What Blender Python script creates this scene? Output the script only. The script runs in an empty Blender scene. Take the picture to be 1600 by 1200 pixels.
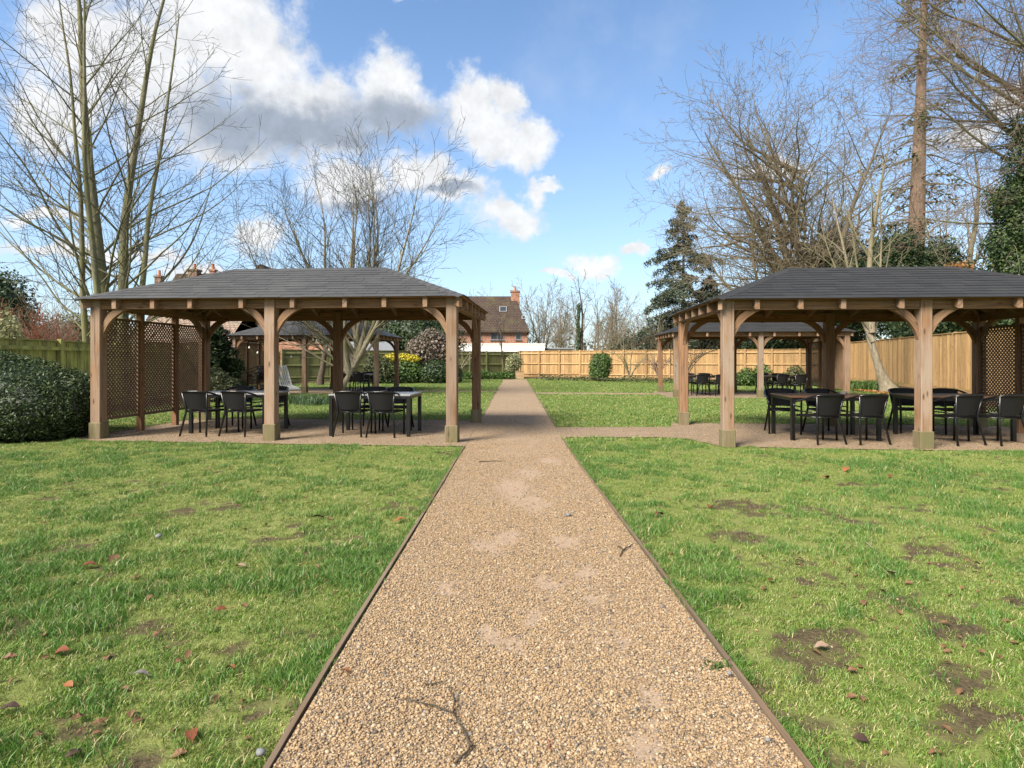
import bpy, bmesh, math, random
import numpy as np
from mathutils import Vector, Matrix, Euler

R = math.radians
random.seed(7)
rng = np.random.default_rng(11)
S = bpy.context.scene
COL = S.collection

# ------------------------------------------------------------------ camera, light, exposure
CAM_H, FPX, HORIZON = 1.35, 900.0, 562.0          # metres, focal length and horizon row in photo pixels
cd = bpy.data.cameras.new('camera'); cam = bpy.data.objects.new('camera', cd); COL.objects.link(cam)
cam.location = (0, 0, CAM_H); cam.rotation_euler = (R(90), 0, 0)
cd.sensor_width = 36; cd.lens = 36 * FPX / 1600; cd.shift_y = -(600 - HORIZON) / 1600
cd.clip_start = 0.05; cd.clip_end = 3000
S.camera = cam

SUN_AZ, SUN_EL = R(-134), R(43)                    # azimuth clockwise from +Y: behind the camera, to the left
sd = bpy.data.lights.new('sun', 'SUN'); sun = bpy.data.objects.new('sun', sd); COL.objects.link(sun)
sd.energy = 2.6; sd.angle = R(25); sd.color = (1.0, 0.93, 0.82)
sv = Vector((math.sin(SUN_AZ) * math.cos(SUN_EL), math.cos(SUN_AZ) * math.cos(SUN_EL), math.sin(SUN_EL)))
sun.rotation_euler = sv.to_track_quat('Z', 'Y').to_euler()

S.view_settings.view_transform = 'Standard'; S.view_settings.look = 'None'
S.view_settings.gamma = 1.0; S.view_settings.exposure = 1.9
S.view_settings.use_curve_mapping = False
S.cycles.use_denoising = True
S.cycles.max_bounces = 6; S.cycles.diffuse_bounces = 4; S.cycles.glossy_bounces = 2
S.cycles.transmission_bounces = 4; S.cycles.transparent_max_bounces = 6
S.cycles.caustics_reflective = False; S.cycles.caustics_refractive = False
S.cycles.sample_clamp_indirect = 6

# ------------------------------------------------------------------ node helpers
class NT:
    def __init__(s, tree): s.t = tree; s.n = tree.nodes; s.l = tree.links
    def put(s, sock, v):
        if isinstance(v, bpy.types.NodeSocket): s.l.new(v, sock)
        elif v is not None: sock.default_value = v
    def node(s, typ, ins=None, **kw):
        nd = s.n.new(typ)
        for k, v in kw.items(): setattr(nd, k, v)
        for k, v in (ins or {}).items(): s.put(nd.inputs[k], v)
        return nd
    def math(s, op, a, b=None, c=None, clamp=False):
        nd = s.n.new('ShaderNodeMath'); nd.operation = op; nd.use_clamp = clamp
        for i, v in enumerate((a, b, c)):
            if v is not None: s.put(nd.inputs[i], v)
        return nd.outputs[0]
    def vec(s, op, a, b=None, scale=None):
        nd = s.n.new('ShaderNodeVectorMath'); nd.operation = op
        s.put(nd.inputs[0], a)
        if b is not None: s.put(nd.inputs[1], b)
        if scale is not None: s.put(nd.inputs['Scale'], scale)
        return nd.outputs['Value'] if op in ('LENGTH', 'DOT_PRODUCT', 'DISTANCE') else nd.outputs[0]
    def noise(s, v, scale, detail=4, rough=0.55, dist=0.0, out='Fac'):
        nd = s.node('ShaderNodeTexNoise', {'Vector': v, 'Scale': scale, 'Detail': detail, 'Roughness': rough, 'Distortion': dist})
        return nd.outputs[out]
    def ramp(s, fac, stops, interp='LINEAR'):
        nd = s.n.new('ShaderNodeValToRGB'); cr = nd.color_ramp; cr.interpolation = interp
        while len(cr.elements) < len(stops): cr.elements.new(0.5)
        for e, (p, c) in zip(cr.elements, stops):
            e.position = p; e.color = (c, c, c, 1) if not hasattr(c, '__len__') else (*c, 1)
        s.put(nd.inputs[0], fac); return nd.outputs[0]
    def step(s, x, a, b):
        nd = s.node('ShaderNodeMapRange', {'Value': x, 'From Min': a, 'From Max': b}, interpolation_type='SMOOTHSTEP')
        return nd.outputs[0]
    def mix(s, f, a, b, blend='MIX'):
        nd = s.n.new('ShaderNodeMix'); nd.data_type = 'RGBA'; nd.blend_type = blend
        s.put(nd.inputs[0], f)
        for i, v in ((6, a), (7, b)):
            if not isinstance(v, bpy.types.NodeSocket): v = (*v, 1) if len(v) == 3 else v
            s.put(nd.inputs[i], v)
        return nd.outputs[2]

def new_mat(name):
    m = bpy.data.materials.new(name); m.use_nodes = True
    m.node_tree.nodes.clear(); t = NT(m.node_tree)
    return m, t
def finish(t, col, rough=0.8, bump=None, bump_s=0.3, bump_d=0.01, spec=0.3, metal=0.0, transl=0.0, **kw):
    p = t.node('ShaderNodeBsdfPrincipled', {'Roughness': rough, 'Specular IOR Level': spec, 'Metallic': metal})
    if not isinstance(col, bpy.types.NodeSocket): col = (*col, 1)
    t.put(p.inputs['Base Color'], col)
    for k, v in kw.items(): t.put(p.inputs[k.replace('_', ' ')], v)
    nrm = None
    if bump is not None:
        b = t.node('ShaderNodeBump', {'Height': bump, 'Strength': bump_s, 'Distance': bump_d}); nrm = b.outputs[0]
        t.put(p.inputs['Normal'], nrm)
    out = p.outputs[0]
    if transl:
        tr = t.node('ShaderNodeBsdfTranslucent', {'Color': col})
        mx = t.node('ShaderNodeMixShader', {0: transl, 1: out, 2: tr.outputs[0]}); out = mx.outputs[0]
    o = t.node('ShaderNodeOutputMaterial', {'Surface': out})

# ------------------------------------------------------------------ sky with clouds
def azel(px, py):
    x = (px - 800) / FPX; z = (HORIZON - py) / FPX
    return math.atan(x), math.atan(z / math.sqrt(1 + x * x))
def build_world():
    w = bpy.data.worlds.new('World'); S.world = w; w.use_nodes = True
    w.node_tree.nodes.clear(); t = NT(w.node_tree)
    sky = t.node('ShaderNodeTexSky', sky_type='NISHITA', sun_disc=False, sun_elevation=SUN_EL, sun_rotation=SUN_AZ,
                 altitude=60, air_density=1.0, dust_density=0.6, ozone_density=1.6).outputs[0]
    d = t.node('ShaderNodeTexCoord').outputs['Generated']
    sep = t.node('ShaderNodeSeparateXYZ', {0: d})
    az = t.math('ARCTAN2', sep.outputs[0], sep.outputs[1]); el = t.math('ARCSINE', sep.outputs[2])
    P = t.node('ShaderNodeCombineXYZ', {0: az, 1: el, 2: 0.0}).outputs[0]
    wn = t.noise(d, 9.0, 7, 0.6, out='Color')
    wv = t.vec('SCALE', t.vec('SUBTRACT', wn, (0.5, 0.5, 0.5)), scale=0.11)
    wn2 = t.noise(d, 34.0, 6, 0.6, out='Color')
    wv2 = t.vec('SCALE', t.vec('SUBTRACT', wn2, (0.5, 0.5, 0.5)), scale=0.028)
    P = t.vec('MULTIPLY', t.vec('ADD', t.vec('ADD', P, wv), wv2), (1, 1, 0))
    def field(blobs):
        acc = None
        for (px, py, rx, ry) in blobs:
            a, e = azel(px, py)
            k = math.cos(a)
            ra = rx / FPX * k * k; re = ry / FPX * k
            q = t.vec('MULTIPLY', t.vec('SUBTRACT', P, (a, e, 0)), (1 / ra, 1 / re, 0))
            L = t.vec('LENGTH', q)
            acc = L if acc is None else t.math('SMOOTH_MIN', acc, L, 0.35)
        return t.math('SUBTRACT', 1.0, acc)
    white = [(330, 40, 150, 95), (210, 110, 150, 95), (95, 175, 85, 60), (415, 100, 70, 62), (470, 175, 150, 66), (330, 205, 120, 55), (500, 198, 110, 40), (150, 60, 120, 60),
             (605, 125, 58, 48), (610, 172, 82, 44), (735, 165, 44, 44), (788, 160, 30, 34), (762, 208, 62, 38), (826, 228, 44, 30), (322, 238, 36, 22),
             (540, 290, 85, 38), (650, 276, 54, 34), (705, 302, 70, 26), (800, 338, 62, 30), (838, 292, 22, 20), (862, 284, 22, 8),
             (940, 410, 34, 18), (880, 430, 26, 8), (986, 385, 20, 10), (1028, 265, 17, 12), (410, 365, 45, 24), (330, 425, 70, 22),
             (240, 395, 60, 14), (60, 330, 60, 12), (120, 400, 120, 16), (650, -30, 60, 20), (1200, 268, 70, 16), (1500, 210, 60, 18), (1580, 150, 40, 20)]
    grey = [(470, 190, 170, 44), (350, 205, 110, 42), (620, 185, 92, 40), (560, 215, 110, 22), (690, 305, 60, 14), (560, 320, 90, 16)]
    fD = field(white); fG = field(grey)
    edge = t.noise(d, 24.0, 10, 0.66)
    D = t.math('ADD', fD, t.math('MULTIPLY', t.math('SUBTRACT', edge, 0.5), 1.4))
    # unseen broken cloud outside the frame, same kind, thickened to lift fill light
    big = t.noise(d, 2.6, 8, 0.6)
    outw = t.step(t.math('ABSOLUTE', az), 0.78, 1.05)
    D2 = t.math('SUBTRACT', t.math('MULTIPLY', t.math('SUBTRACT', big, 0.46), 7.0), t.math('MULTIPLY', t.math('SUBTRACT', 1.0, outw), 8.0))
    D = t.math('MAXIMUM', D, D2)
    m = t.step(D, -0.3, 0.5)
    soft = t.noise(d, 5.0, 6, 0.6)
    wisp = t.math('MULTIPLY', t.step(soft, 0.52, 0.85), 0.16)
    m = t.math('MAXIMUM', m, wisp)
    g = t.step(t.math('ADD', fG, t.math('MULTIPLY', t.math('SUBTRACT', t.noise(d, 13.0, 7, 0.6), 0.5), 1.1)), -0.3, 0.6)
    g2 = t.math('MULTIPLY', t.step(D2, 0.6, 2.6), 0.8)
    g = t.math('MAXIMUM', g, g2)
    tex = t.ramp(t.noise(d, 30.0, 6, 0.6), [(0.3, 0.8), (0.62, 1.0)])
    cw = t.mix(g, CLOUD_WHITE, CLOUD_GREY)
    cw = t.mix(1.0, cw, tex, 'MULTIPLY')
    skyc = t.mix(1.0, sky, SKY_TINT, 'MULTIPLY')
    low = t.math('POWER', t.math('SUBTRACT', 1.0, t.math('MAXIMUM', sep.outputs[2], 0.0), clamp=True), 4.2)
    skyc = t.mix(t.math('MULTIPLY', low, 0.75), skyc, HAZE_COL)
    c = t.mix(t.math('MULTIPLY', m, 0.97), skyc, cw)
    bg = t.node('ShaderNodeBackground', {'Color': c, 'Strength': 0.068})
    t.node('ShaderNodeOutputWorld', {'Surface': bg.outputs[0]})
    w.cycles.sampling_method = 'MANUAL'; w.cycles.sample_map_resolution = 1024
CLOUD_WHITE = (4.0, 4.05, 4.1); CLOUD_GREY = (1.75, 2.0, 2.4); HAZE_COL = (2.75, 3.15, 3.5); SKY_TINT = (0.77, 0.90, 0.99)
build_world()

# ------------------------------------------------------------------ scene helpers
def G(px, py):                                       # photo pixel on level ground -> world x, y
    Y = FPX * CAM_H / (py - HORIZON); return ((px - 800) * Y / FPX, Y)
def X_at(px, Y): return (px - 800) * Y / FPX
def tag(o, label=None, cat=None, group=None, kind=None):
    if label: o['label'] = label
    if cat: o['category'] = cat
    if group: o['group'] = group
    if kind: o['kind'] = kind
    return o
def empty(name, loc=(0, 0, 0), rz=0.0):
    o = bpy.data.objects.new(name, None); COL.objects.link(o)
    o.location = loc; o.rotation_euler = (0, 0, rz); o.empty_display_size = 0.2; return o
def link(name, me, parent=None, loc=None, rot=None):
    o = bpy.data.objects.new(name, me); COL.objects.link(o)
    if parent is not None: o.parent = parent
    if loc is not None: o.location = loc
    if rot is not None: o.rotation_euler = rot
    return o
KIDS = {}
def copy_tree(o, parent=None):
    c = o.copy(); COL.objects.link(c)
    if parent is not None: c.parent = parent
    for ch in o.children: copy_tree(ch, c)
    return c

def mesh_np(name, V, F, mat=None, smooth=False):
    """V (n,3); F list of (k,m) int arrays with equal-size faces."""
    me = bpy.data.meshes.new(name)
    V = np.asarray(V, np.float32)
    F = [np.asarray(f, np.int32) for f in (F if isinstance(F, list) else [F]) if len(f)]
    nl = sum(f.size for f in F); nf = sum(len(f) for f in F)
    me.vertices.add(len(V)); me.vertices.foreach_set('co', V.ravel())
    me.loops.add(nl); me.loops.foreach_set('vertex_index', np.concatenate([f.ravel() for f in F]))
    me.polygons.add(nf)
    tot = np.concatenate([np.full(len(f), f.shape[1], np.int32) for f in F])
    st = np.concatenate([[0], np.cumsum(tot)[:-1]]).astype(np.int32)
    me.polygons.foreach_set('loop_start', st)
    me.update(calc_edges=True)
    if smooth: me.polygons.foreach_set('use_smooth', np.ones(nf, bool))
    if mat: me.materials.append(mat)
    return me

class MB:
    """collects simple solids; build() links them as one mesh object."""
    def __init__(s): s.v = []; s.f = []
    def add(s, vs, fs):
        b = len(s.v); s.v += [tuple(v) for v in vs]; s.f += [tuple(i + b for i in f) for f in fs]; return s
    def box(s, c, d, M=None):
        x, y, z = d[0] / 2, d[1] / 2, d[2] / 2
        vs = [Vector((sx * x, sy * y, sz * z)) for sz in (-1, 1) for sy in (-1, 1) for sx in (-1, 1)]
        if M is not None: vs = [M @ v for v in vs]
        vs = [v + Vector(c) for v in vs]
        return s.add(vs, [(0, 2, 3, 1), (4, 5, 7, 6), (0, 1, 5, 4), (2, 6, 7, 3), (0, 4, 6, 2), (1, 3, 7, 5)])
    def cbox(s, c, d, b):
        """box with chamfered vertical edges and top"""
        x, y, z = d[0] / 2, d[1] / 2, d[2] / 2
        ring = [(-x + b, -y), (x - b, -y), (x, -y + b), (x, y - b), (x - b, y), (-x + b, y), (-x, y - b), (-x, -y + b)]
        vs = [(c[0] + p[0], c[1] + p[1], c[2] - z) for p in ring] + [(c[0] + p[0], c[1] + p[1], c[2] + z - b) for p in ring]
        k = (x - b) / x
        vs += [(c[0] + p[0] * k, c[1] + p[1] * k, c[2] + z) for p in ring]
        fs = [tuple(range(7, -1, -1)), tuple(range(16, 24))]
        for r in (0, 8):
            for i in range(8): j = (i + 1) % 8; fs.append((r + i, r + j, r + 8 + j, r + 8 + i))
        return s.add(vs, fs)
    def bar(s, p0, p1, w, h, up=(0, 0, 1)):
        p0, p1 = Vector(p0), Vector(p1); d = (p1 - p0); L = d.length; d.normalize()
        side = d.cross(Vector(up)); side.normalize(); u = side.cross(d)
        vs = []
        for p in (p0, p1):
            for a, b in ((-1, -1), (1, -1), (1, 1), (-1, 1)): vs.append(p + side * (a * w / 2) + u * (b * h / 2))
        return s.add(vs, [(3, 2, 1, 0), (4, 5, 6, 7), (0, 1, 5, 4), (1, 2, 6, 5), (2, 3, 7, 6), (3, 0, 4, 7)])
    def prism(s, prof, a, b, axis='y'):
        """extrude a closed 2D profile (u, z) from a to b along axis"""
        n = len(prof); vs = []
        for t in (a, b):
            for (u, z) in prof: vs.append((u, t, z) if axis == 'y' else (t, u, z))
        fs = [tuple(range(n)), tuple(range(2 * n - 1, n - 1, -1))] + [(i, i + n, (i + 1) % n + n, (i + 1) % n) for i in range(n)]
        return s.add(vs, fs)
    def tube(s, pts, r, k=6, closed=False):
        pts = [Vector(p) for p in pts]; n = len(pts)
        rs = r if hasattr(r, '__len__') else [r] * n
        vs = []; prev = None
        for i, p in enumerate(pts):
            t = (pts[min(i + 1, n - 1)] - pts[max(i - 1, 0)]).normalized()
            if prev is None:
                ref = Vector((0, 0, 1)) if abs(t.z) < 0.9 else Vector((1, 0, 0)); u = t.cross(ref).normalized()
            else:
                u = (prev - t * prev.dot(t)).normalized()
            prev = u; v = t.cross(u)
            for j in range(k):
                a = 2 * math.pi * j / k; vs.append(p + (u * math.cos(a) + v * math.sin(a)) * rs[i])
        fs = [(i * k + j, i * k + (j + 1) % k, (i + 1) * k + (j + 1) % k, (i + 1) * k + j) for i in range(n - 1) for j in range(k)]
        fs += [tuple(range(k - 1, -1, -1)), tuple(range((n - 1) * k, n * k))]
        return s.add(vs, fs)
    def lathe(s, prof, k=16, c=(0, 0, 0)):
        vs = []; n = len(prof)
        for (r, z) in prof:
            for j in range(k): a = 2 * math.pi * j / k; vs.append((c[0] + r * math.cos(a), c[1] + r * math.sin(a), c[2] + z))
        fs = [(i * k + j, i * k + (j + 1) % k, (i + 1) * k + (j + 1) % k, (i + 1) * k + j) for i in range(n - 1) for j in range(k)]
        fs += [tuple(range(k - 1, -1, -1)), tuple(range((n - 1) * k, n * k))]
        return s.add(vs, fs)
    def mesh(s, name, mat, axis=None, smooth=False):
        me = bpy.data.meshes.new(name); me.from_pydata(s.v, [], s.f)
        bm = bmesh.new(); bm.from_mesh(me); bmesh.ops.recalc_face_normals(bm, faces=bm.faces)
        if axis is not None:
            ax = Vector(axis).normalized(); uvl = bm.loops.layers.uv.new('UVMap')
            for f in bm.faces:
                n = f.normal
                if abs(n.dot(ax)) > 0.8:
                    a = n.orthogonal().normalized(); b = n.cross(a)
                    for l in f.loops: l[uvl].uv = (l.vert.co.dot(a) * 0.2, l.vert.co.dot(b) + 3)
                else:
                    b = n.cross(ax).normalized(); k = 0.31 * round(n.x * 3 + n.y * 5 + n.z * 7)
                    for l in f.loops: l[uvl].uv = (l.vert.co.dot(ax) + k, l.vert.co.dot(b) + k)
        if smooth:
            for f in bm.faces: f.smooth = True
        bm.to_mesh(me); bm.free(); me.materials.append(mat)
        return me
    def build(s, name, mat, parent=None, axis=None, smooth=False, loc=None, rot=None):
        return link(name, s.mesh(name, mat, axis, smooth), parent, loc, rot)

def smooth_by_angle(o, deg=40):
    me = o.data; me.polygons.foreach_set('use_smooth', np.ones(len(me.polygons), bool)); me.set_sharp_from_angle(angle=R(deg))
    return o

# numpy value noise
_T = rng.random((256, 256)).astype(np.float32)
def vnoise(x, y):
    xi = np.floor(x).astype(int); yi = np.floor(y).astype(int); fx = x - xi; fy = y - yi
    fx = fx * fx * (3 - 2 * fx); fy = fy * fy * (3 - 2 * fy)
    a = _T[xi & 255, yi & 255]; b = _T[(xi + 1) & 255, yi & 255]; c = _T[xi & 255, (yi + 1) & 255]; d_ = _T[(xi + 1) & 255, (yi + 1) & 255]
    return (a * (1 - fx) + b * fx) * (1 - fy) + (c * (1 - fx) + d_ * fx) * fy
def fbm(x, y, o=4):
    s = 0; a = 1; n = 0
    for i in range(o): s = s + a * vnoise(x * 2 ** i + 17 * i, y * 2 ** i + 31 * i); n += a; a *= 0.55
    return s / n
def in_poly(x, y, poly):
    ins = np.zeros(x.shape, bool); n = len(poly); j = n - 1
    for i in range(n):
        xi, yi = poly[i]; xj, yj = poly[j]
        c = ((yi > y) != (yj > y)) & (x < (xj - xi) * (y - yi) / ((yj - yi) if yj != yi else 1e-9) + xi)
        ins ^= c; j = i
    return ins

# ------------------------------------------------------------------ materials
def wood(name, dark, light, grey, rough=0.75, moss=None, scale=1.0, vary=.17):
    """long-grain timber on a UV in metres (u along the grain); object colour R sets how far it has silvered"""
    m, t = new_mat(name)
    uv = t.node('ShaderNodeTexCoord').outputs['UV']; oi = t.node('ShaderNodeObjectInfo')
    off = t.math('MULTIPLY', oi.outputs['Random'], 53.0)
    p = t.vec('ADD', uv, t.node('ShaderNodeCombineXYZ', {0: off, 1: off, 2: 0.0}).outputs[0])
    g = t.noise(t.vec('MULTIPLY', p, (0.9 * scale, 26 * scale, 1)), 1.6, 7, 0.62, 0.7)
    fine = t.noise(t.vec('MULTIPLY', p, (2.5 * scale, 150 * scale, 1)), 1.0, 3, 0.6)
    big = t.noise(t.vec('MULTIPLY', p, (0.9, 3.0, 1)), 1.3, 3)
    c = t.mix(t.step(g, 0.28, 0.72), dark, light)
    vo = t.node('ShaderNodeTexVoronoi', {'Vector': t.vec('MULTIPLY', p, (2.6 * scale, 8 * scale, 1)), 'Scale': 1.0, 'Randomness': 1.0})
    knot = t.math('SUBTRACT', 1.0, t.step(vo.outputs['Distance'], 0.05, 0.2))
    kd = tuple(x * 0.42 for x in dark)
    crk = t.noise(t.vec('MULTIPLY', p, (0.7 * scale, 34 * scale, 1)), 1.0, 4, 0.55, 0.3); crk = t.step(crk, 0.63, 0.69)
    sep = t.node('ShaderNodeSeparateColor', {0: oi.outputs['Color']})
    wf = t.math('MULTIPLY', sep.outputs[0], t.step(t.math('ADD', big, t.math('MULTIPLY', fine, 0.3)), 0.35, 0.8), clamp=True)
    gr = t.mix(fine, tuple(x * 0.72 for x in grey), tuple(min(1, x * 1.2) for x in grey))
    c = t.mix(wf, c, gr)
    c = t.mix(t.math('MULTIPLY', knot, 0.75), c, kd)
    c = t.mix(t.math('MULTIPLY', crk, 0.7), c, kd)
    c = t.mix(1.0, c, t.ramp(oi.outputs['Random'], [(0, 1 - vary), (1, 1 + vary * .6)]), 'MULTIPLY')
    if moss:
        pos = t.node('ShaderNodeNewGeometry').outputs['Position']
        mn = t.noise(t.vec('MULTIPLY', pos, (3, 3, 0.7)), 1.6, 6, 0.62)
        c = t.mix(t.math('MULTIPLY', t.step(mn, 0.3, 0.62), moss[1]), c, moss[0])
        if len(moss) > 2:                     # dark weathered heads of the boards
            sz = t.node('ShaderNodeSeparateXYZ', {0: pos}).outputs[2]
            hd = t.step(t.math('ADD', sz, t.math('MULTIPLY', mn, 0.7)), moss[2], moss[2] + 0.5)
            c = t.mix(t.math('MULTIPLY', hd, 0.8), c, (0.035, 0.035, 0.022))
    finish(t, c, rough, bump=t.math('ADD', g, t.math('MULTIPLY', fine, 0.5)), bump_s=0.35, bump_d=0.004, spec=0.25)
    return m
M = {}
M['timber'] = wood('gazebo_timber', (0.11, 0.052, 0.023), (0.3, 0.155, 0.07), (0.31, 0.245, 0.19))
M['timber_base'] = wood('post_base_timber', (0.115, 0.078, 0.04), (0.21, 0.15, 0.085), (0.23, 0.2, 0.14), moss=((0.105, 0.105, 0.035), 0.6))
M['lattice'] = wood('lattice_timber', (0.085, 0.045, 0.025), (0.19, 0.115, 0.065), (0.26, 0.2, 0.155))
M['fence_new'] = wood('golden_fence_timber', (0.27, 0.152, 0.06), (0.49, 0.32, 0.148), (0.42, 0.33, 0.21), vary=.3)
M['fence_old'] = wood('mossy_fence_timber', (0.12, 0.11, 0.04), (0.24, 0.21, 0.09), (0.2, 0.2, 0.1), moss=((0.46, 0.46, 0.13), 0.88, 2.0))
M['fence_green'] = wood('green_fence_timber', (0.10, 0.105, 0.04), (0.2, 0.19, 0.09), (0.2, 0.2, 0.12), moss=((0.17, 0.18, 0.06), 0.6))
M['edging'] = wood('edging_timber', (0.075, 0.042, 0.022), (0.18, 0.11, 0.062), (0.17, 0.125, 0.085))
M['box_wood'] = wood('planter_timber', (0.3, 0.16, 0.06), (0.48, 0.3, 0.13), (0.4, 0.3, 0.2))

def shingle_mat(name, k):
    m, t = new_mat(name)
    pos = t.node('ShaderNodeNewGeometry'); P = pos.outputs['Position']
    oi = t.node('ShaderNodeObjectInfo').outputs['Random']
    isl = pos.outputs['Random Per Island']
    r = t.math('ADD', 0.25, t.math('MULTIPLY', 0.5, t.math('FRACT', t.math('ADD', oi, isl))))
    c = t.mix(r, tuple(k * x for x in (0.04, 0.04, 0.04)), tuple(k * x for x in (0.072, 0.071, 0.07)))
    n = t.noise(P, 260, 2, 0.7); c = t.mix(t.step(n, 0.5, 0.75), c, tuple(k * x for x in (0.105, 0.104, 0.102)))
    sm = t.noise(P, 1.7, 5, 0.6); c = t.mix(t.math('MULTIPLY', t.step(sm, 0.5, 0.75), 0.35), c, tuple(k * x for x in (0.095, 0.095, 0.088)))
    finish(t, c, 0.62, bump=n, bump_s=0.5, bump_d=0.003, spec=0.22)
    return m
M['shingle'] = shingle_mat('grey_felt_shingle', 1.0); M['shingle_dark'] = shingle_mat('charcoal_felt_shingle', 0.5)
def plain(name, col, rough=0.6, spec=0.4, var=0.12, scale=30, **kw):
    m, t = new_mat(name)
    P = t.node('ShaderNodeTexCoord').outputs['Object']
    n = t.noise(P, scale, 4, 0.6)
    c = t.mix(n, tuple(x * (1 - var) for x in col), tuple(min(1, x * (1 + var)) for x in col))
    finish(t, c, rough, spec=spec, bump=n, bump_s=0.08, bump_d=0.003, **kw)
    return m
M['black_tube'] = plain('black_painted_tube', (0.006, 0.006, 0.0065), 0.28, 0.5)
M['black_frame'] = plain('black_table_frame', (0.007, 0.007, 0.0075), 0.36, 0.5)
def rattan():
    m, t = new_mat('black_rattan')
    uv = t.node('ShaderNodeTexCoord').outputs['UV']
    wv = t.node('ShaderNodeTexWave', {'Vector': uv, 'Scale': 42.0, 'Distortion': 0.6, 'Detail': 1.0}, bands_direction='X').outputs['Fac']
    wh = t.node('ShaderNodeTexWave', {'Vector': uv, 'Scale': 30.0, 'Distortion': 0.4}, bands_direction='Y').outputs['Fac']
    h = t.math('MULTIPLY', t.math('ADD', wv, wh), 0.5)
    c = t.mix(h, (0.003, 0.003, 0.0035), (0.016, 0.016, 0.018))
    finish(t, c, 0.5, bump=h, bump_s=0.5, bump_d=0.003, spec=0.35)
    return m
M['rattan'] = rattan()
def top_mat(name, a, b):
    m, t = new_mat(name)
    P = t.node('ShaderNodeTexCoord').outputs['Object']
    n = t.noise(t.vec('MULTIPLY', P, (2, 26, 1)), 1.5, 5, 0.6, 0.4)
    sm = t.noise(P, 4, 4)
    c = t.mix(n, a, b)
    finish(t, c, t.ramp(sm, [(0.3, 0.22), (0.7, 0.4)]), spec=0.5)
    return m
M['top_grey'] = top_mat('sky_sheen_table_laminate', (0.2, 0.195, 0.195), (0.28, 0.275, 0.28))  # grey raised to paint in the sky mirrored by the glossy tops
M['top_brown'] = top_mat('brown_table_laminate', (0.085, 0.042, 0.022), (0.15, 0.082, 0.045))
M['glass'] = plain('smoky_glass', (0.35, 0.3, 0.26), 0.12, 0.6)
M['white_paint'] = plain('white_painted_slats', (0.5, 0.5, 0.49), 0.5)
M['render_white'] = plain('white_render', (0.8, 0.79, 0.77), 0.8, 0.2, 0.05, 3)
M['grey_felt'] = plain('grey_roofing_felt', (0.16, 0.17, 0.18), 0.8, 0.2, 0.25, 3)
M['lead'] = plain('lead_grey', (0.22, 0.23, 0.24), 0.6)
M['wire'] = plain('black_cable', (0.02, 0.02, 0.02), 0.6)
M['stone'] = plain('grey_stone', (0.17, 0.17, 0.17), 0.7, 0.3, 0.35, 25)
M['pane'] = plain('window_glass', (0.03, 0.035, 0.04), 0.06, 0.6)
M['pot'] = plain('terracotta', (0.42, 0.17, 0.08), 0.8)
def bulb():
    m, t = new_mat('pale_bulb_glass'); finish(t, (0.85, 0.83, 0.76), 0.15, spec=0.6); return m
M['bulb'] = bulb()
def brick(name, a, b, mortar, scale):
    m, t = new_mat(name)
    uv = t.node('ShaderNodeTexCoord').outputs['UV']
    bt = t.node('ShaderNodeTexBrick', {'Vector': uv, 'Color1': (*a, 1), 'Color2': (*b, 1), 'Mortar': (*mortar, 1), 'Scale': scale, 'Mortar Size': 0.012,
                                       'Brick Width': 0.225, 'Row Height': 0.075, 'Bias': 0.0})
    P = t.node('ShaderNodeNewGeometry').outputs['Position']
    n = t.noise(P, 5.5, 6, 0.7); c = t.mix(t.math('MULTIPLY', t.step(n, 0.5, 0.62), 0.75), bt.outputs[0], tuple(x * 0.4 for x in a))
    n2 = t.noise(P, 7.1, 5, 0.7); c = t.mix(t.math('MULTIPLY', t.step(n2, 0.55, 0.7), 0.5), c, (0.6, 0.4, 0.28))
    finish(t, c, 0.9, bump=bt.outputs['Fac'], bump_s=0.3, bump_d=0.01, spec=0.15)
    return m
M['brick'] = brick('red_brick', (0.42, 0.16, 0.085), (0.32, 0.11, 0.06), (0.4, 0.33, 0.27), 1.0)
M['brick_dark'] = brick('dark_brick', (0.22, 0.11, 0.07), (0.16, 0.085, 0.06), (0.25, 0.22, 0.18), 1.0)
def tiles(name, a, b, moss):
    m, t = new_mat(name)
    uv = t.node('ShaderNodeTexCoord').outputs['UV']
    bt = t.node('ShaderNodeTexBrick', {'Vector': uv, 'Color1': (*a, 1), 'Color2': (*b, 1), 'Mortar': tuple([x * 0.3 for x in a] + [1]), 'Scale': 1.0,
                                       'Mortar Size': 0.025, 'Brick Width': 0.3, 'Row Height': 0.26})
    P = t.node('ShaderNodeNewGeometry').outputs['Position']
    n = t.noise(P, 0.9, 6, 0.7)
    z = t.node('ShaderNodeSeparateXYZ', {0: uv}).outputs[1]
    c = t.mix(t.math('MULTIPLY', t.step(n, 0.48, 0.68), 0.6), bt.outputs[0], moss)
    finish(t, c, 0.9, bump=bt.outputs['Fac'], bump_s=0.6, bump_d=0.03, spec=0.15)
    return m
M['roof_brown'] = tiles('brown_roof_tile', (0.085, 0.06, 0.048), (0.06, 0.044, 0.037), (0.095, 0.085, 0.04))
M['roof_pan'] = tiles('weathered_pantile', (0.30, 0.21, 0.16), (0.2, 0.15, 0.12), (0.2, 0.19, 0.15))

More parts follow.
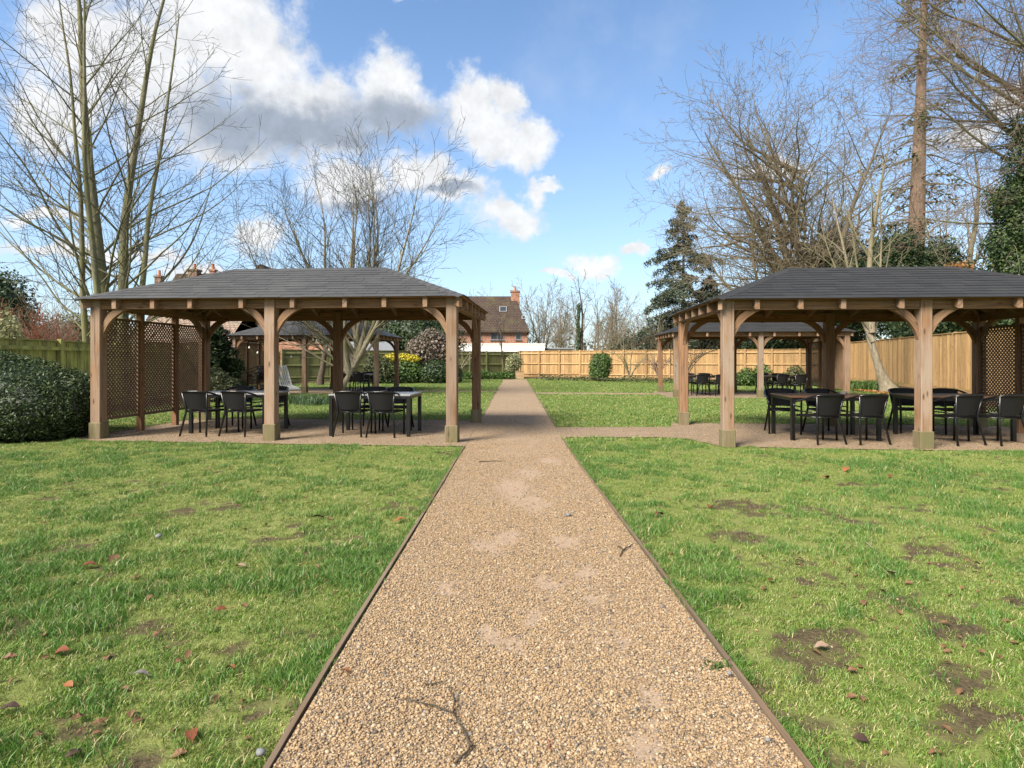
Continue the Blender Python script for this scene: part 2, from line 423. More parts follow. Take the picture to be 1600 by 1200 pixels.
def bark(name, a, b, moss=None, sc=(9, 9, 2.2)):
    m, t = new_mat(name)
    P = t.node('ShaderNodeNewGeometry').outputs['Position']
    n = t.noise(t.vec('MULTIPLY', P, sc), 2.0, 6, 0.65, 0.5)
    c = t.mix(t.step(n, 0.3, 0.7), a, b)
    if moss:
        k = t.noise(P, 1.1, 5, 0.6); c = t.mix(t.math('MULTIPLY', t.step(k, 0.4, 0.65), 0.7), c, moss)
    finish(t, c, 0.9, bump=n, bump_s=0.6, bump_d=0.02, spec=0.15)
    return m
M['bark_green'] = bark('green_grey_bark', (0.11, 0.102, 0.068), (0.235, 0.218, 0.145), (0.165, 0.165, 0.07))
M['bark_pale'] = bark('pale_bark', (0.15, 0.125, 0.088), (0.32, 0.275, 0.2), (0.19, 0.17, 0.09))
M['bark_grey'] = bark('grey_brown_bark', (0.11, 0.088, 0.062), (0.25, 0.2, 0.145), (0.15, 0.14, 0.075))
M['bark_dark'] = bark('dark_bark', (0.05, 0.038, 0.028), (0.12, 0.095, 0.07))
M['bark_red'] = bark('reddish_conifer_bark', (0.13, 0.082, 0.058), (0.29, 0.2, 0.15), sc=(12, 12, 1.2))
M['twig_dark'] = bark('dark_twigs', (0.035, 0.028, 0.02), (0.09, 0.072, 0.05))
M['twig_brown'] = bark('brown_twigs', (0.115, 0.09, 0.063), (0.26, 0.205, 0.15), (0.16, 0.15, 0.085))
M['twig_pink'] = bark('pinkish_twigs', (0.125, 0.09, 0.07), (0.27, 0.195, 0.155))
M['twig_red'] = bark('red_stems', (0.16, 0.055, 0.035), (0.3, 0.13, 0.085))
def foliage(name, cols, transl=0.18, rough=0.5, top=None):
    m, t = new_mat(name)
    g = t.node('ShaderNodeNewGeometry'); isl = g.outputs['Random Per Island']
    n = t.noise(g.outputs['Position'], 1.6, 4, 0.6)
    f = t.math('ADD', t.math('MULTIPLY', isl, 0.7), t.math('MULTIPLY', n, 0.4))
    st = [(i / (len(cols) - 1) * 0.8 + 0.1, c) for i, c in enumerate(cols)]
    c = t.ramp(f, st)
    finish(t, c, rough, spec=0.35, transl=transl)
    return m
M['leaf_yew'] = foliage('yew_leaves', [(0.014, 0.028, 0.008), (0.034, 0.06, 0.016), (0.085, 0.115, 0.04)], 0.1)
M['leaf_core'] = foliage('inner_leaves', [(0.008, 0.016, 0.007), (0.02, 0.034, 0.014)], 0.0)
M['leaf_dark'] = foliage('dark_evergreen_leaves', [(0.012, 0.028, 0.011), (0.03, 0.055, 0.02), (0.065, 0.1, 0.03)], 0.12)
M['leaf_ivy'] = foliage('ivy_leaves', [(0.012, 0.028, 0.01), (0.034, 0.062, 0.02), (0.1, 0.135, 0.042)], 0.15)
M['leaf_olive'] = foliage('olive_leaves', [(0.03, 0.04, 0.015), (0.07, 0.08, 0.03), (0.13, 0.14, 0.06)], 0.15)
M['leaf_green'] = foliage('mid_green_leaves', [(0.025, 0.06, 0.015), (0.06, 0.11, 0.025), (0.12, 0.19, 0.045)])
M['leaf_yellow'] = foliage('yellow_variegated_leaves', [(0.2, 0.2, 0.02), (0.5, 0.42, 0.03), (0.65, 0.55, 0.06)])
M['leaf_pink'] = foliage('pinkish_new_leaves', [(0.05, 0.052, 0.03), (0.13, 0.105, 0.075), (0.24, 0.18, 0.15)])
M['leaf_pale'] = foliage('pale_variegated_leaves', [(0.1, 0.11, 0.05), (0.24, 0.25, 0.12), (0.4, 0.4, 0.22)])
M['leaf_conifer'] = foliage('blue_green_needles', [(0.045, 0.066, 0.046), (0.095, 0.122, 0.084), (0.165, 0.185, 0.125)], 0.1)
M['leaf_strap'] = foliage('strap_leaves', [(0.03, 0.06, 0.025), (0.06, 0.11, 0.045), (0.1, 0.15, 0.07)], 0.2)
M['leaf_copper'] = foliage('copper_dead_leaves', [(0.2, 0.09, 0.03), (0.36, 0.17, 0.05), (0.5, 0.28, 0.1)], 0.2)
def dead_leaf(name, a, b):
    m, t = new_mat(name)
    P = t.node('ShaderNodeTexCoord').outputs['Object']; n = t.noise(P, 60, 4, 0.6)
    finish(t, t.mix(n, a, b), 0.6, bump=n, bump_s=0.3, bump_d=0.002, spec=0.3, transl=0.1); return m
M['dl_orange'] = dead_leaf('orange_dead_leaf', (0.15, 0.05, 0.018), (0.36, 0.15, 0.055))
M['dl_red'] = dead_leaf('red_brown_dead_leaf', (0.09, 0.026, 0.014), (0.22, 0.07, 0.03))
M['dl_brown'] = dead_leaf('brown_dead_leaf', (0.09, 0.045, 0.02), (0.22, 0.12, 0.06))
M['dl_dark'] = dead_leaf('dark_dead_leaf', (0.03, 0.018, 0.014), (0.09, 0.05, 0.035))
M['dl_pale'] = dead_leaf('pale_dead_leaf', (0.2, 0.135, 0.09), (0.33, 0.23, 0.165))
M['dl_grey'] = dead_leaf('grey_dead_leaf', (0.13, 0.11, 0.1), (0.25, 0.22, 0.2))

def lawn_mat():
    m, t = new_mat('lawn')
    P = t.node('ShaderNodeNewGeometry').outputs['Position']
    bare = t.node('ShaderNodeAttribute', attribute_name='bare').outputs['Fac']
    n1 = t.noise(P, 0.55, 5, 0.6); n2 = t.noise(P, 4.5, 6, 0.65); n3 = t.noise(P, 55, 4, 0.7)
    c = t.mix(t.step(n1, 0.35, 0.65), (0.16, 0.195, 0.048), (0.215, 0.235, 0.075))
    c = t.mix(t.math('MULTIPLY', t.step(n2, 0.5, 0.75), 0.6), c, (0.27, 0.25, 0.1))
    c = t.mix(t.step(n3, 0.35, 0.8), t.mix(0.5, c, (0.1, 0.11, 0.035)), c)
    soil = t.mix(t.step(n3, 0.3, 0.75), (0.038, 0.027, 0.018), (0.125, 0.088, 0.057)); soil = t.mix(t.math('MULTIPLY', t.step(n2, 0.45, 0.7), 0.5), soil, (0.13, 0.12, 0.045))
    b = t.math('MULTIPLY', t.step(t.math('ADD', bare, t.math('MULTIPLY', t.math('SUBTRACT', n3, 0.5), 0.7)), 0.2, 0.85), 0.92)
    c = t.mix(b, c, soil)
    finish(t, c, 0.95, bump=t.math('ADD', n3, t.math('MULTIPLY', n2, 1.5)), bump_s=0.7, bump_d=0.02, spec=0.1)
    return m
M['lawn'] = lawn_mat()
def field_mat():
    m, t = new_mat('rough_ground')
    P = t.node('ShaderNodeNewGeometry').outputs['Position']
    n = t.noise(P, 0.08, 5, 0.6); n2 = t.noise(P, 1.2, 5)
    c = t.mix(n, (0.06, 0.09, 0.025), (0.12, 0.13, 0.05)); c = t.mix(t.math('MULTIPLY', n2, 0.5), c, (0.05, 0.055, 0.02))
    finish(t, c, 0.95, spec=0.1); return m
M['field'] = field_mat()
def gravel_mat(name, k, tint, attr=False):
    m, t = new_mat(name)
    P = t.node('ShaderNodeNewGeometry').outputs['Position']
    vo = t.node('ShaderNodeTexVoronoi', {'Vector': P, 'Scale': 95.0, 'Randomness': 1.0})
    col = t.node('ShaderNodeSeparateColor', {0: vo.outputs['Color']})
    c = t.ramp(col.outputs[0], [(0.0, (0.08, 0.065, 0.05)), (0.13, (0.17, 0.12, 0.075)), (0.26, (0.3, 0.195, 0.1)), (0.6, (0.39, 0.262, 0.135)), (0.85, (0.47, 0.33, 0.185)), (1.0, (0.52, 0.42, 0.29))])
    gap = t.step(vo.outputs['Distance'], 0.45, 0.75)
    c = t.mix(t.math('MULTIPLY', gap, 0.55), c, (0.1, 0.07, 0.045))
    fines = t.step(t.math('ADD', t.noise(t.vec('MULTIPLY', P, (1, 0.6, 1)), 1.7, 5, 0.65), t.math('MULTIPLY', t.noise(P, 14, 4), 0.22)), 0.62, 0.74)
    if attr: fines = t.step(t.math('ADD', t.node('ShaderNodeAttribute', attribute_name='fines').outputs['Fac'], t.math('MULTIPLY', t.math('SUBTRACT', t.noise(P, 22, 5, 0.65), 0.5), 1.1)), 0.3, 0.95)
    fn = t.noise(P, 170, 3, 0.7)
    fc = t.mix(fn, (0.3, 0.205, 0.13), (0.44, 0.32, 0.215))
    c = t.mix(t.math('MULTIPLY', fines, 0.7), c, fc)
    c = t.mix(k, c, tint)
    c = t.mix(1.0, t.mix(0.14, c, (0.2, 0.19, 0.18)), (0.87, 0.87, 0.89), 'MULTIPLY')
    h = t.math('SUBTRACT', 1.0, vo.outputs['Distance'])
    h = t.math('MULTIPLY', h, t.math('SUBTRACT', 1.0, t.math('MULTIPLY', fines, 0.75)))
    finish(t, c, 0.85, bump=h, bump_s=0.6, bump_d=0.008, spec=0.25)
    return m
M['gravel'] = gravel_mat('path_gravel', 0.0, (0.3, 0.2, 0.12), True)
M['gravel_pad'] = gravel_mat('pad_gravel', 0.25, (0.185, 0.152, 0.112))
def pebble_mat():
    m, t = new_mat('pebbles')
    oi = t.node('ShaderNodeObjectInfo').outputs['Random']
    P = t.node('ShaderNodeNewGeometry').outputs['Position']
    c = t.ramp(oi, [(0.0, (0.07, 0.06, 0.052)), (0.1, (0.16, 0.12, 0.08)), (0.18, (0.28, 0.18, 0.09)), (0.5, (0.37, 0.245, 0.12)), (0.8, (0.46, 0.32, 0.175)), (0.95, (0.5, 0.41, 0.28)), (1.0, (0.17, 0.165, 0.16))])
    c = t.mix(t.noise(P, 120, 3), t.mix(0.35, c, (0.12, 0.08, 0.05)), t.mix(1.0, t.mix(0.12, c, (0.2, 0.19, 0.18)), (0.9, 0.9, 0.92), 'MULTIPLY'))
    finish(t, c, 0.7, spec=0.35); return m
M['pebble'] = pebble_mat()
def grass_mat(name, lush):
    m, t = new_mat(name)
    oi = t.node('ShaderNodeObjectInfo').outputs['Random']; g = t.node('ShaderNodeNewGeometry'); P = g.outputs['Position']
    isl = g.outputs['Random Per Island']
    n1 = t.noise(P, 0.55, 5, 0.6); n2 = t.noise(P, 3.1, 4, 0.6)
    if lush:
        c = t.mix(t.step(n1, 0.35, 0.65), (0.09, 0.195, 0.03), (0.14, 0.245, 0.042)); c = t.mix(t.math('MULTIPLY', oi, 0.5), c, (0.085, 0.165, 0.045))
    else:
        c = t.mix(t.step(n1, 0.35, 0.65), (0.152, 0.24, 0.04), (0.205, 0.28, 0.058)); c = t.mix(t.math('MULTIPLY', t.step(n2, 0.44, 0.68), 0.6), c, (0.285, 0.3, 0.09))
        c = t.mix(t.math('MULTIPLY', oi, 0.4), c, (0.13, 0.215, 0.04))
    c = t.mix(t.step(isl, 0.9, 0.95), c, (0.38, 0.32, 0.16))
    c = t.mix(1.0, c, t.ramp(isl, [(0, 0.75), (0.8, 1.25)]), 'MULTIPLY')
    finish(t, c, 0.45, spec=0.4, transl=0.3)
    return m
M['grass'] = grass_mat('short_grass_blades', False); M['grass_lush'] = grass_mat('lush_grass_blades', True)
def soil_mat():
    m, t = new_mat('bed_soil')
    P = t.node('ShaderNodeNewGeometry').outputs['Position']; n = t.noise(P, 16, 6, 0.7); k = t.noise(P, 1.3, 4)
    c = t.mix(n, (0.035, 0.025, 0.017), (0.13, 0.09, 0.055)); c = t.mix(t.step(k, 0.55, 0.7), c, (0.16, 0.09, 0.045))
    finish(t, c, 0.95, bump=n, bump_s=1.0, bump_d=0.05, spec=0.1); return m
M['soil'] = soil_mat()

# ================================================================== GROUND
PATH_L = [(-0.80, -4), (-0.791, 1.9), (-0.779, 3.21), (-0.762, 4.23), (-0.728, 8.74), (-0.70, 14), (-0.69, 16), (-0.66, 25), (-0.637, 33.7), (-0.62, 39.5)]
PATH_R = [(0.99, -4), (0.967, 1.9), (0.928, 3.58), (0.86, 8.0), (0.852, 9.96), (0.875, 13), (0.883, 15.6), (0.93, 25), (0.97, 34), (0.99, 39.5)]
def along(poly, y):
    ys = [p[1] for p in poly]; return np.interp(y, ys, [p[0] for p in poly])
POLY_PATH = PATH_L + PATH_R[::-1]
ROT = R(-4.0)
GZ = {'nl': (-3.915, 11.13), 'nr': (6.345, 10.236), 'fl': (-8.28, 24.8), 'fr': (8.95, 22.0)}
def gz_poly(c, ex, ey):
    u = (math.cos(ROT), math.sin(ROT)); v = (-u[1], u[0])
    return [(c[0] + u[0] * a + v[0] * b, c[1] + u[1] * a + v[1] * b) for a, b in ((-ex, -ey), (ex, -ey), (ex, ey), (-ex, ey))]
PAD_NL = [(-0.725, 8.93), (-2.5, 9.08), (-4.1, 9.25), (-5.8, 9.45), (-7.4, 9.6), (-7.2, 13.15), (-4.0, 12.95), (-0.705, 12.75)]
PAD_NR = [(0.852, 9.96), (2.6, 9.98), (3.0, 9.75), (3.25, 8.95), (4.6, 8.7), (6.2, 8.56), (8.0, 8.42), (9.6, 8.32), (9.85, 11.65), (6.5, 12.0), (3.4, 12.2), (3.15, 11.5), (0.865, 11.42)]
PAD_FL = gz_poly(GZ['fl'], 3.3, 2.0)
PAD_FR = gz_poly(GZ['fr'], 3.3, 1.95)
SIDE_FL = [(-5.3, 24.2), (-0.665, 24.15), (-0.66, 24.85), (-5.2, 24.95)]
SIDE_FR = [(0.925, 22.6), (5.9, 22.0), (5.95, 23.2), (0.93, 23.6)]
ALL_GRAVEL = [POLY_PATH, PAD_NL, PAD_NR, PAD_FL, PAD_FR, SIDE_FL, SIDE_FR]

BARE = [(1215, 875, .30), (1265, 880, .16), (1240, 975, .26), (1258, 1000, .2), (1430, 855, .26), (1470, 870, .18), (1375, 1165, .16), (1365, 1190, .2), (1245, 1165, .13), (1290, 1120, .08),
        (1475, 1030, .16), (1420, 1040, .14), (1540, 870, .2), (1165, 830, .2), (1170, 790, .25), (1290, 800, .25), (1330, 810, .2), (1400, 925, .13), (1330, 900, .15), (1180, 1060, .06), (1560, 1110, .14), (1500, 1120, .12),
        (1570, 930, .18), (1460, 960, .15), (1320, 1140, .1),
        (490, 1150, .16), (420, 1090, .12), (330, 1080, .12), (470, 985, .14), (300, 790, .35), (110, 855, .3), (40, 955, .25), (160, 1180, .12), (60, 1185, .16), (250, 980, .2), (440, 850, .22), (240, 760, .3),
        (350, 740, .3), (90, 760, .3), (500, 830, .2), (540, 960, .13), (280, 1180, .1), (20, 1180, .1), (470, 1080, .1), (390, 990, .12), (230, 910, .18)]
BARE_W = [(*G(px, py), r) for px, py, r in BARE]
def bare_field(x, y):
    wx = x + 0.5 * (fbm(x * 2.3 + 11, y * 2.3 + 4, 3) - .5); wy = y + 0.4 * (fbm(x * 2.3 + 71, y * 2.3 + 44, 3) - .5)
    pot = np.clip((fbm(x * 1.1 + 5, y * 1.1 + 9, 4) - 0.48) * 2.2, 0, .43)
    for bx, by, r in BARE_W:
        q = np.hypot((wx - bx) / 1.45, wy - by) / r
        pot = np.maximum(pot, np.clip(.95 - .55 * q, 0, .72) * (1.0 if bx > 0 else .74))
    e = np.minimum(np.abs(x - along(PATH_R, y)), np.abs(x - along(PATH_L, y)))
    pot = np.maximum(pot, np.clip(1 - e / 0.2, 0, 1) * 0.6 * (y < 9))
    fine = fbm(x * 7 + 3, y * 9 + 27, 5) - .5
    return np.clip((pot + 1.9 * fine - .42) / .34, 0, 1) * np.clip(1.6 - y / 16, .25, 1)
def lawn_z(x, y):
    k = np.clip((8.3 - y) / 3.5, 0, 1)
    return -0.006 - 0.03 * k * fbm(x * 0.9 + 3, y * 0.9, 3) - 0.02 * k * fbm(x * 3.7, y * 3.7 + 8, 3)

def build_ground():
    me = mesh_np('ground', [(-900, -200, -0.12), (900, -200, -0.12), (900, 1500, -0.12), (-900, 1500, -0.12)], [np.array([[0, 1, 2, 3]])], M['field'])
    tag(link('ground', me), kind='structure')
    xs = np.unique(np.concatenate([np.linspace(-26, -9, 50), np.linspace(-9, 9, 226), np.linspace(9, 26, 50)]))
    ys = np.unique(np.concatenate([np.linspace(-6, 0.5, 12), np.linspace(0.5, 10, 150), np.linspace(10, 46, 100)]))
    X, Y = np.meshgrid(xs, ys); nx, ny = len(xs), len(ys)
    Z = lawn_z(X, Y); V = np.stack([X, Y, Z], -1).reshape(-1, 3)
    i = (np.arange(ny - 1)[:, None] * nx + np.arange(nx - 1)[None]).ravel()
    F = np.stack([i, i + 1, i + nx + 1, i + nx], 1)
    me = mesh_np('lawn', V, [F], M['lawn'], True)
    at = me.attributes.new('bare', 'FLOAT', 'POINT'); at.data.foreach_set('value', bare_field(X, Y).ravel().astype(np.float32))
    tag(link('lawn', me), kind='structure')
build_ground()

def sheet(name, poly, z, mat):
    bm = bmesh.new(); vs = [bm.verts.new((x, y, z)) for x, y in poly]; f = bm.faces.new(vs)
    if f.normal.z < 0: f.normal_flip()
    bm.normal_update()
    if f.normal.z < 0: bmesh.ops.reverse_faces(bm, faces=[f])
    bmesh.ops.triangulate(bm, faces=bm.faces[:])
    me = bpy.data.meshes.new(name); bm.to_mesh(me); bm.free(); me.materials.append(mat)
    return tag(link(name, me), kind='structure')
SANDY = [(1035, 1110, .11), (1010, 1165, .13), (1050, 1060, .06), (830, 785, .3), (885, 850, .22), (760, 852, .2), (905, 895, .16), (790, 1000, .12), (840, 960, .14), (770, 985, .1), (800, 760, .3), (860, 915, .14), (930, 940, .12), (700, 920, .08), (825, 740, .3), (960, 1000, .07), (860, 720, .25), (790, 835, .16)]
SANDY_W = [(*G(px, py), r * .8) for px, py, r in SANDY]
def fines_field(x, y):
    wx = x + .22 * (fbm(x * 5 + 8, y * 5, 3) - .5); wy = y + .5 * (fbm(x * 3 + 31, y * 3 + 7, 3) - .5)
    f = np.clip((fbm(x * 1.5 + 60, y * 0.7 + 21, 4) - .53) * 4, 0, .6) * np.clip(1.4 - np.abs(x - .08) * 1.5, 0, 1)
    for sx, sy, r in SANDY_W: f = np.maximum(f, np.clip(1.35 - np.hypot(wx - sx, (wy - sy) / (1.1 + .12 * sy)) / r, 0, 1))
    return f
def build_path():
    ys = np.concatenate([np.arange(-4, 10, .06), np.arange(10, 20, .2), np.arange(20, 39.6, .5), [39.5]]); nx = 41
    u = np.linspace(0, 1, nx)[None]; X = along(PATH_L, ys)[:, None] * (1 - u) + along(PATH_R, ys)[:, None] * u; Y = np.repeat(ys[:, None], nx, 1)
    i = (np.arange(len(ys) - 1)[:, None] * nx + np.arange(nx - 1)[None]).ravel(); F = np.stack([i, i + 1, i + nx + 1, i + nx], 1)
    me = mesh_np('path', np.stack([X, Y, np.full_like(X, .004)], -1).reshape(-1, 3), [F], M['gravel'], True)
    a = me.attributes.new('fines', 'FLOAT', 'POINT'); a.data.foreach_set('value', fines_field(X, Y).ravel().astype(np.float32))
    return tag(link('path', me), kind='structure')
path = build_path()
pad_nl = sheet('gravel_pad', PAD_NL, 0.008, M['gravel_pad'])
pad_nr = sheet('gravel_pad', PAD_NR, 0.008, M['gravel_pad'])
pad_fl = sheet('gravel_pad', PAD_FL, 0.012, M['gravel_pad'])
pad_fr = sheet('gravel_pad', PAD_FR, 0.012, M['gravel_pad'])
sheet('side_path', SIDE_FL, 0.008, M['gravel'])
sheet('side_path', SIDE_FR, 0.008, M['gravel'])

def edging(parent, pts, h=0.038, th=0.021):
    for (a, b) in zip(pts[:-1], pts[1:]):
        m = MB().bar((a[0], a[1], h / 2 - 0.022 + a[2]), (b[0], b[1], h / 2 - 0.022 + b[2]), th, h)
        d = Vector(b) - Vector(a)
        m.build('edging_board', M['edging'], parent, axis=d)
def side_pts(poly, y0, y1, step, sgn):
    out = []; y = y0
    while y < y1 - 0.3: out.append(y); y += step
    out.append(y1)
    return [(float(along(poly, q)) + sgn * 0.012 + random.uniform(-.014, .014), q, random.uniform(-.01, .008)) for q in out]
edging(path, side_pts(PATH_L, -1.2, 8.9, 1.25, -1)); edging(path, side_pts(PATH_L, 12.8, 39.4, 2.4, -1))
edging(path, side_pts(PATH_R, -1.2, 9.92, 1.25, 1)); edging(path, side_pts(PATH_R, 11.5, 39.4, 2.4, 1))
edging(pad_nl, [(-7.3, 13.16, 0), (-4.0, 12.97, 0), (-0.73, 12.77, 0)], 0.04); edging(pad_nl, [(-7.42, 9.7, 0), (-7.22, 13.1, 0)], 0.04)
edging(pad_nr, [(0.9, 11.44, 0), (3.1, 11.5, 0)], 0.03); edging(pad_nr, [(3.45, 12.22, 0), (6.5, 12.02, 0), (9.8, 11.68, 0)], 0.04)
edging(path, [(-5.2, 24.97, 0), (-0.7, 24.87, 0)], 0.04)

# ------------------------------------------------------------------ geometry-node scatter of stuff
def scatter(name, pts, rots, scl, idx, protos):
    me = bpy.data.meshes.new(name); n = len(pts)
    me.vertices.add(n); me.vertices.foreach_set('co', np.asarray(pts, np.float32).ravel())
    a = me.attributes.new('rot', 'FLOAT_VECTOR', 'POINT'); a.data.foreach_set('vector', np.asarray(rots, np.float32).ravel())
    a = me.attributes.new('scl', 'FLOAT_VECTOR', 'POINT'); a.data.foreach_set('vector', np.asarray(scl, np.float32).ravel())
    a = me.attributes.new('idx', 'INT', 'POINT'); a.data.foreach_set('value', np.asarray(idx, np.int32))
    ob = link(name, me); tag(ob, kind='stuff')
    ng = bpy.data.node_groups.new(name + '_scatter', 'GeometryNodeTree'); t = NT(ng)
    ng.interface.new_socket('Geometry', in_out='INPUT', socket_type='NodeSocketGeometry')
    ng.interface.new_socket('Geometry', in_out='OUTPUT', socket_type='NodeSocketGeometry')
    gi = t.node('NodeGroupInput'); go = t.node('NodeGroupOutput')
    jn = t.node('GeometryNodeJoinGeometry')
    for p in protos[::-1]:
        o = t.node('GeometryNodeObjectInfo', {'Object': p, 'As Instance': True}); t.l.new(o.outputs['Geometry'], jn.inputs[0])
    def na(nm, typ):
        return t.node('GeometryNodeInputNamedAttribute', {'Name': nm}, data_type=typ).outputs['Attribute']
    iop = t.node('GeometryNodeInstanceOnPoints', {'Points': gi.outputs[0], 'Instance': jn.outputs[0], 'Pick Instance': True,
                 'Instance Index': na('idx', 'INT'), 'Scale': na('scl', 'FLOAT_VECTOR')})
    e2r = t.node('FunctionNodeEulerToRotation', {0: na('rot', 'FLOAT_VECTOR')})
    t.l.new(e2r.outputs[0], iop.inputs['Rotation'])
    t.l.new(iop.outputs[0], go.inputs[0])
    md = ob.modifiers.new('scatter', 'NODES'); md.node_group = ng
    return ob
def proto(name, me): return bpy.data.objects.new(name, me)     # source shape, not placed in the scene itself

def grass_tuft(seed, n, rad, hmin, hmax, w, lean, mat='grass'):
    r = np.random.default_rng(seed); V = []; F3 = []; F4 = []
    for i in range(n):
        a = r.uniform(0, 2 * math.pi); q = rad * math.sqrt(r.random()); bx, by = q * math.cos(a), q * math.sin(a)
        h = r.uniform(hmin, hmax); da = r.uniform(0, 2 * math.pi); le = h * lean * r.uniform(0.2, 1.2); tw = r.uniform(0, math.pi)
        sx, sy = math.cos(tw) * w / 2, math.sin(tw) * w / 2; dx, dy = math.cos(da) * le, math.sin(da) * le
        b = len(V)
        V += [(bx - sx, by - sy, -0.006), (bx + sx, by + sy, -0.006), (bx + dx * .35 + sx * .85, by + dy * .35 + sy * .85, h * .6), (bx + dx * .35 - sx * .85, by + dy * .35 - sy * .85, h * .6), (bx + dx, by + dy, h)]
        F4.append((b, b + 1, b + 2, b + 3)); F3.append((b + 3, b + 2, b + 4))
    return mesh_np('grass_tuft', V, [np.array(F4), np.array(F3)], M[mat])
def build_grass():
    protos = [proto('grass_tuft', grass_tuft(i, 26, 0.045, 0.008, 0.024, 0.0036, 1.3)) for i in range(3)]
    protos += [proto('grass_tuft', grass_tuft(10 + i, 26, 0.05, 0.016, 0.05, 0.0038, 1.2, 'grass_lush')) for i in range(3)]
    protos += [proto('grass_tuft', grass_tuft(20 + i, 30, 0.11, 0.012, 0.034, 0.009, 1.1)) for i in range(2)] + [proto('grass_tuft', grass_tuft(22, 30, 0.11, 0.016, 0.045, 0.009, 1.0, 'grass_lush'))]
    P = []; Rr = []; Sc = []; I = []
    n = 5200; y = 1.4 + 9 * rng.random(n) ** 1.4; sd_ = rng.random(n) < .5
    x = np.where(sd_, along(PATH_L, y) - .026 - rng.exponential(.025, n), along(PATH_R, y) + .026 + rng.exponential(.025, n))
    ok = (fbm(x * 2 + 9, y * 3.5, 3) > .47) & ~((y > 8.7) & sd_); x, y = x[ok], y[ok]; n = len(x); q = rng.uniform(.45, .95, n)
    P.append(np.stack([x, y, lawn_z(x, y) + .006], 1)); Rr.append(np.stack([rng.uniform(-.3, .3, n), rng.uniform(-.3, .3, n), rng.uniform(0, 6.28, n)], 1)); Sc.append(np.stack([q, q, q * 1.1], 1)); I.append(rng.integers(0, 6, n))
    for (y0, y1, dens, kind) in ((1.3, 4.2, 1300, 0), (4.2, 9.6, 620, 0), (9.6, 20, 130, 1), (20, 43, 42, 1)):
        hw = 0.95 * y1 + (4.2 if y1 < 10 else 2.2); n = int((y1 - y0) * 2 * hw * dens)
        y = rng.uniform(y0, y1, n); x = rng.uniform(-hw, hw, n)
        ok = np.abs(x) < 0.93 * y + (4.2 if y1 < 10 else 2.2)
        ok &= ~((x > along(PATH_L, y) - 0.03) & (x < along(PATH_R, y) + 0.03) & (y < 39.6))
        for pl in ALL_GRAVEL[1:]: ok &= ~in_poly(x, y, pl)
        ok &= ~((x < -7.3) & (x > -10.5) & (y > 9.2) & (y < 11.2))
        x, y = x[ok], y[ok]
        b = bare_field(x, y); thin = np.clip((.5 - fbm(x * 3.1 + 77, y * 3.1 + 5, 4)) * 4, 0, .6) * (y < 9); keep = rng.random(len(x)) > np.clip(np.maximum(b * 1.0, thin), 0, 0.8)
        x, y, b = x[keep], y[keep], b[keep]
        lush = .45 * fbm(x * 1.6 + 40, y * 1.6 + 3, 3) + .55 * fbm(x * 5.5 + 14, y * 5.5 + 33, 3)
        n = len(x); s = (0.75 + 0.9 * np.clip(lush - 0.3, 0, 0.5)) * rng.uniform(0.8, 1.25, n) * (1 - 0.3 * b)
        P.append(np.stack([x, y, lawn_z(x, y)], 1)); Rr.append(np.stack([rng.uniform(-.2, .2, n), rng.uniform(-.2, .2, n), rng.uniform(0, 6.28, n)], 1))
        Sc.append(np.stack([s, s, s * rng.uniform(0.8, 1.2, n)], 1))
        if kind == 0: I.append(np.where(rng.random(n) < np.clip((lush - 0.5) * 9, 0.02, 0.95), 3, 0) + rng.integers(0, 3, n))
        else: I.append(6 + rng.integers(0, 3, n)); Sc[-1] *= (1.0 if y1 < 25 else 1.3)
    scatter('grass', np.concatenate(P), np.concatenate(Rr), np.concatenate(Sc), np.concatenate(I), protos)
build_grass()

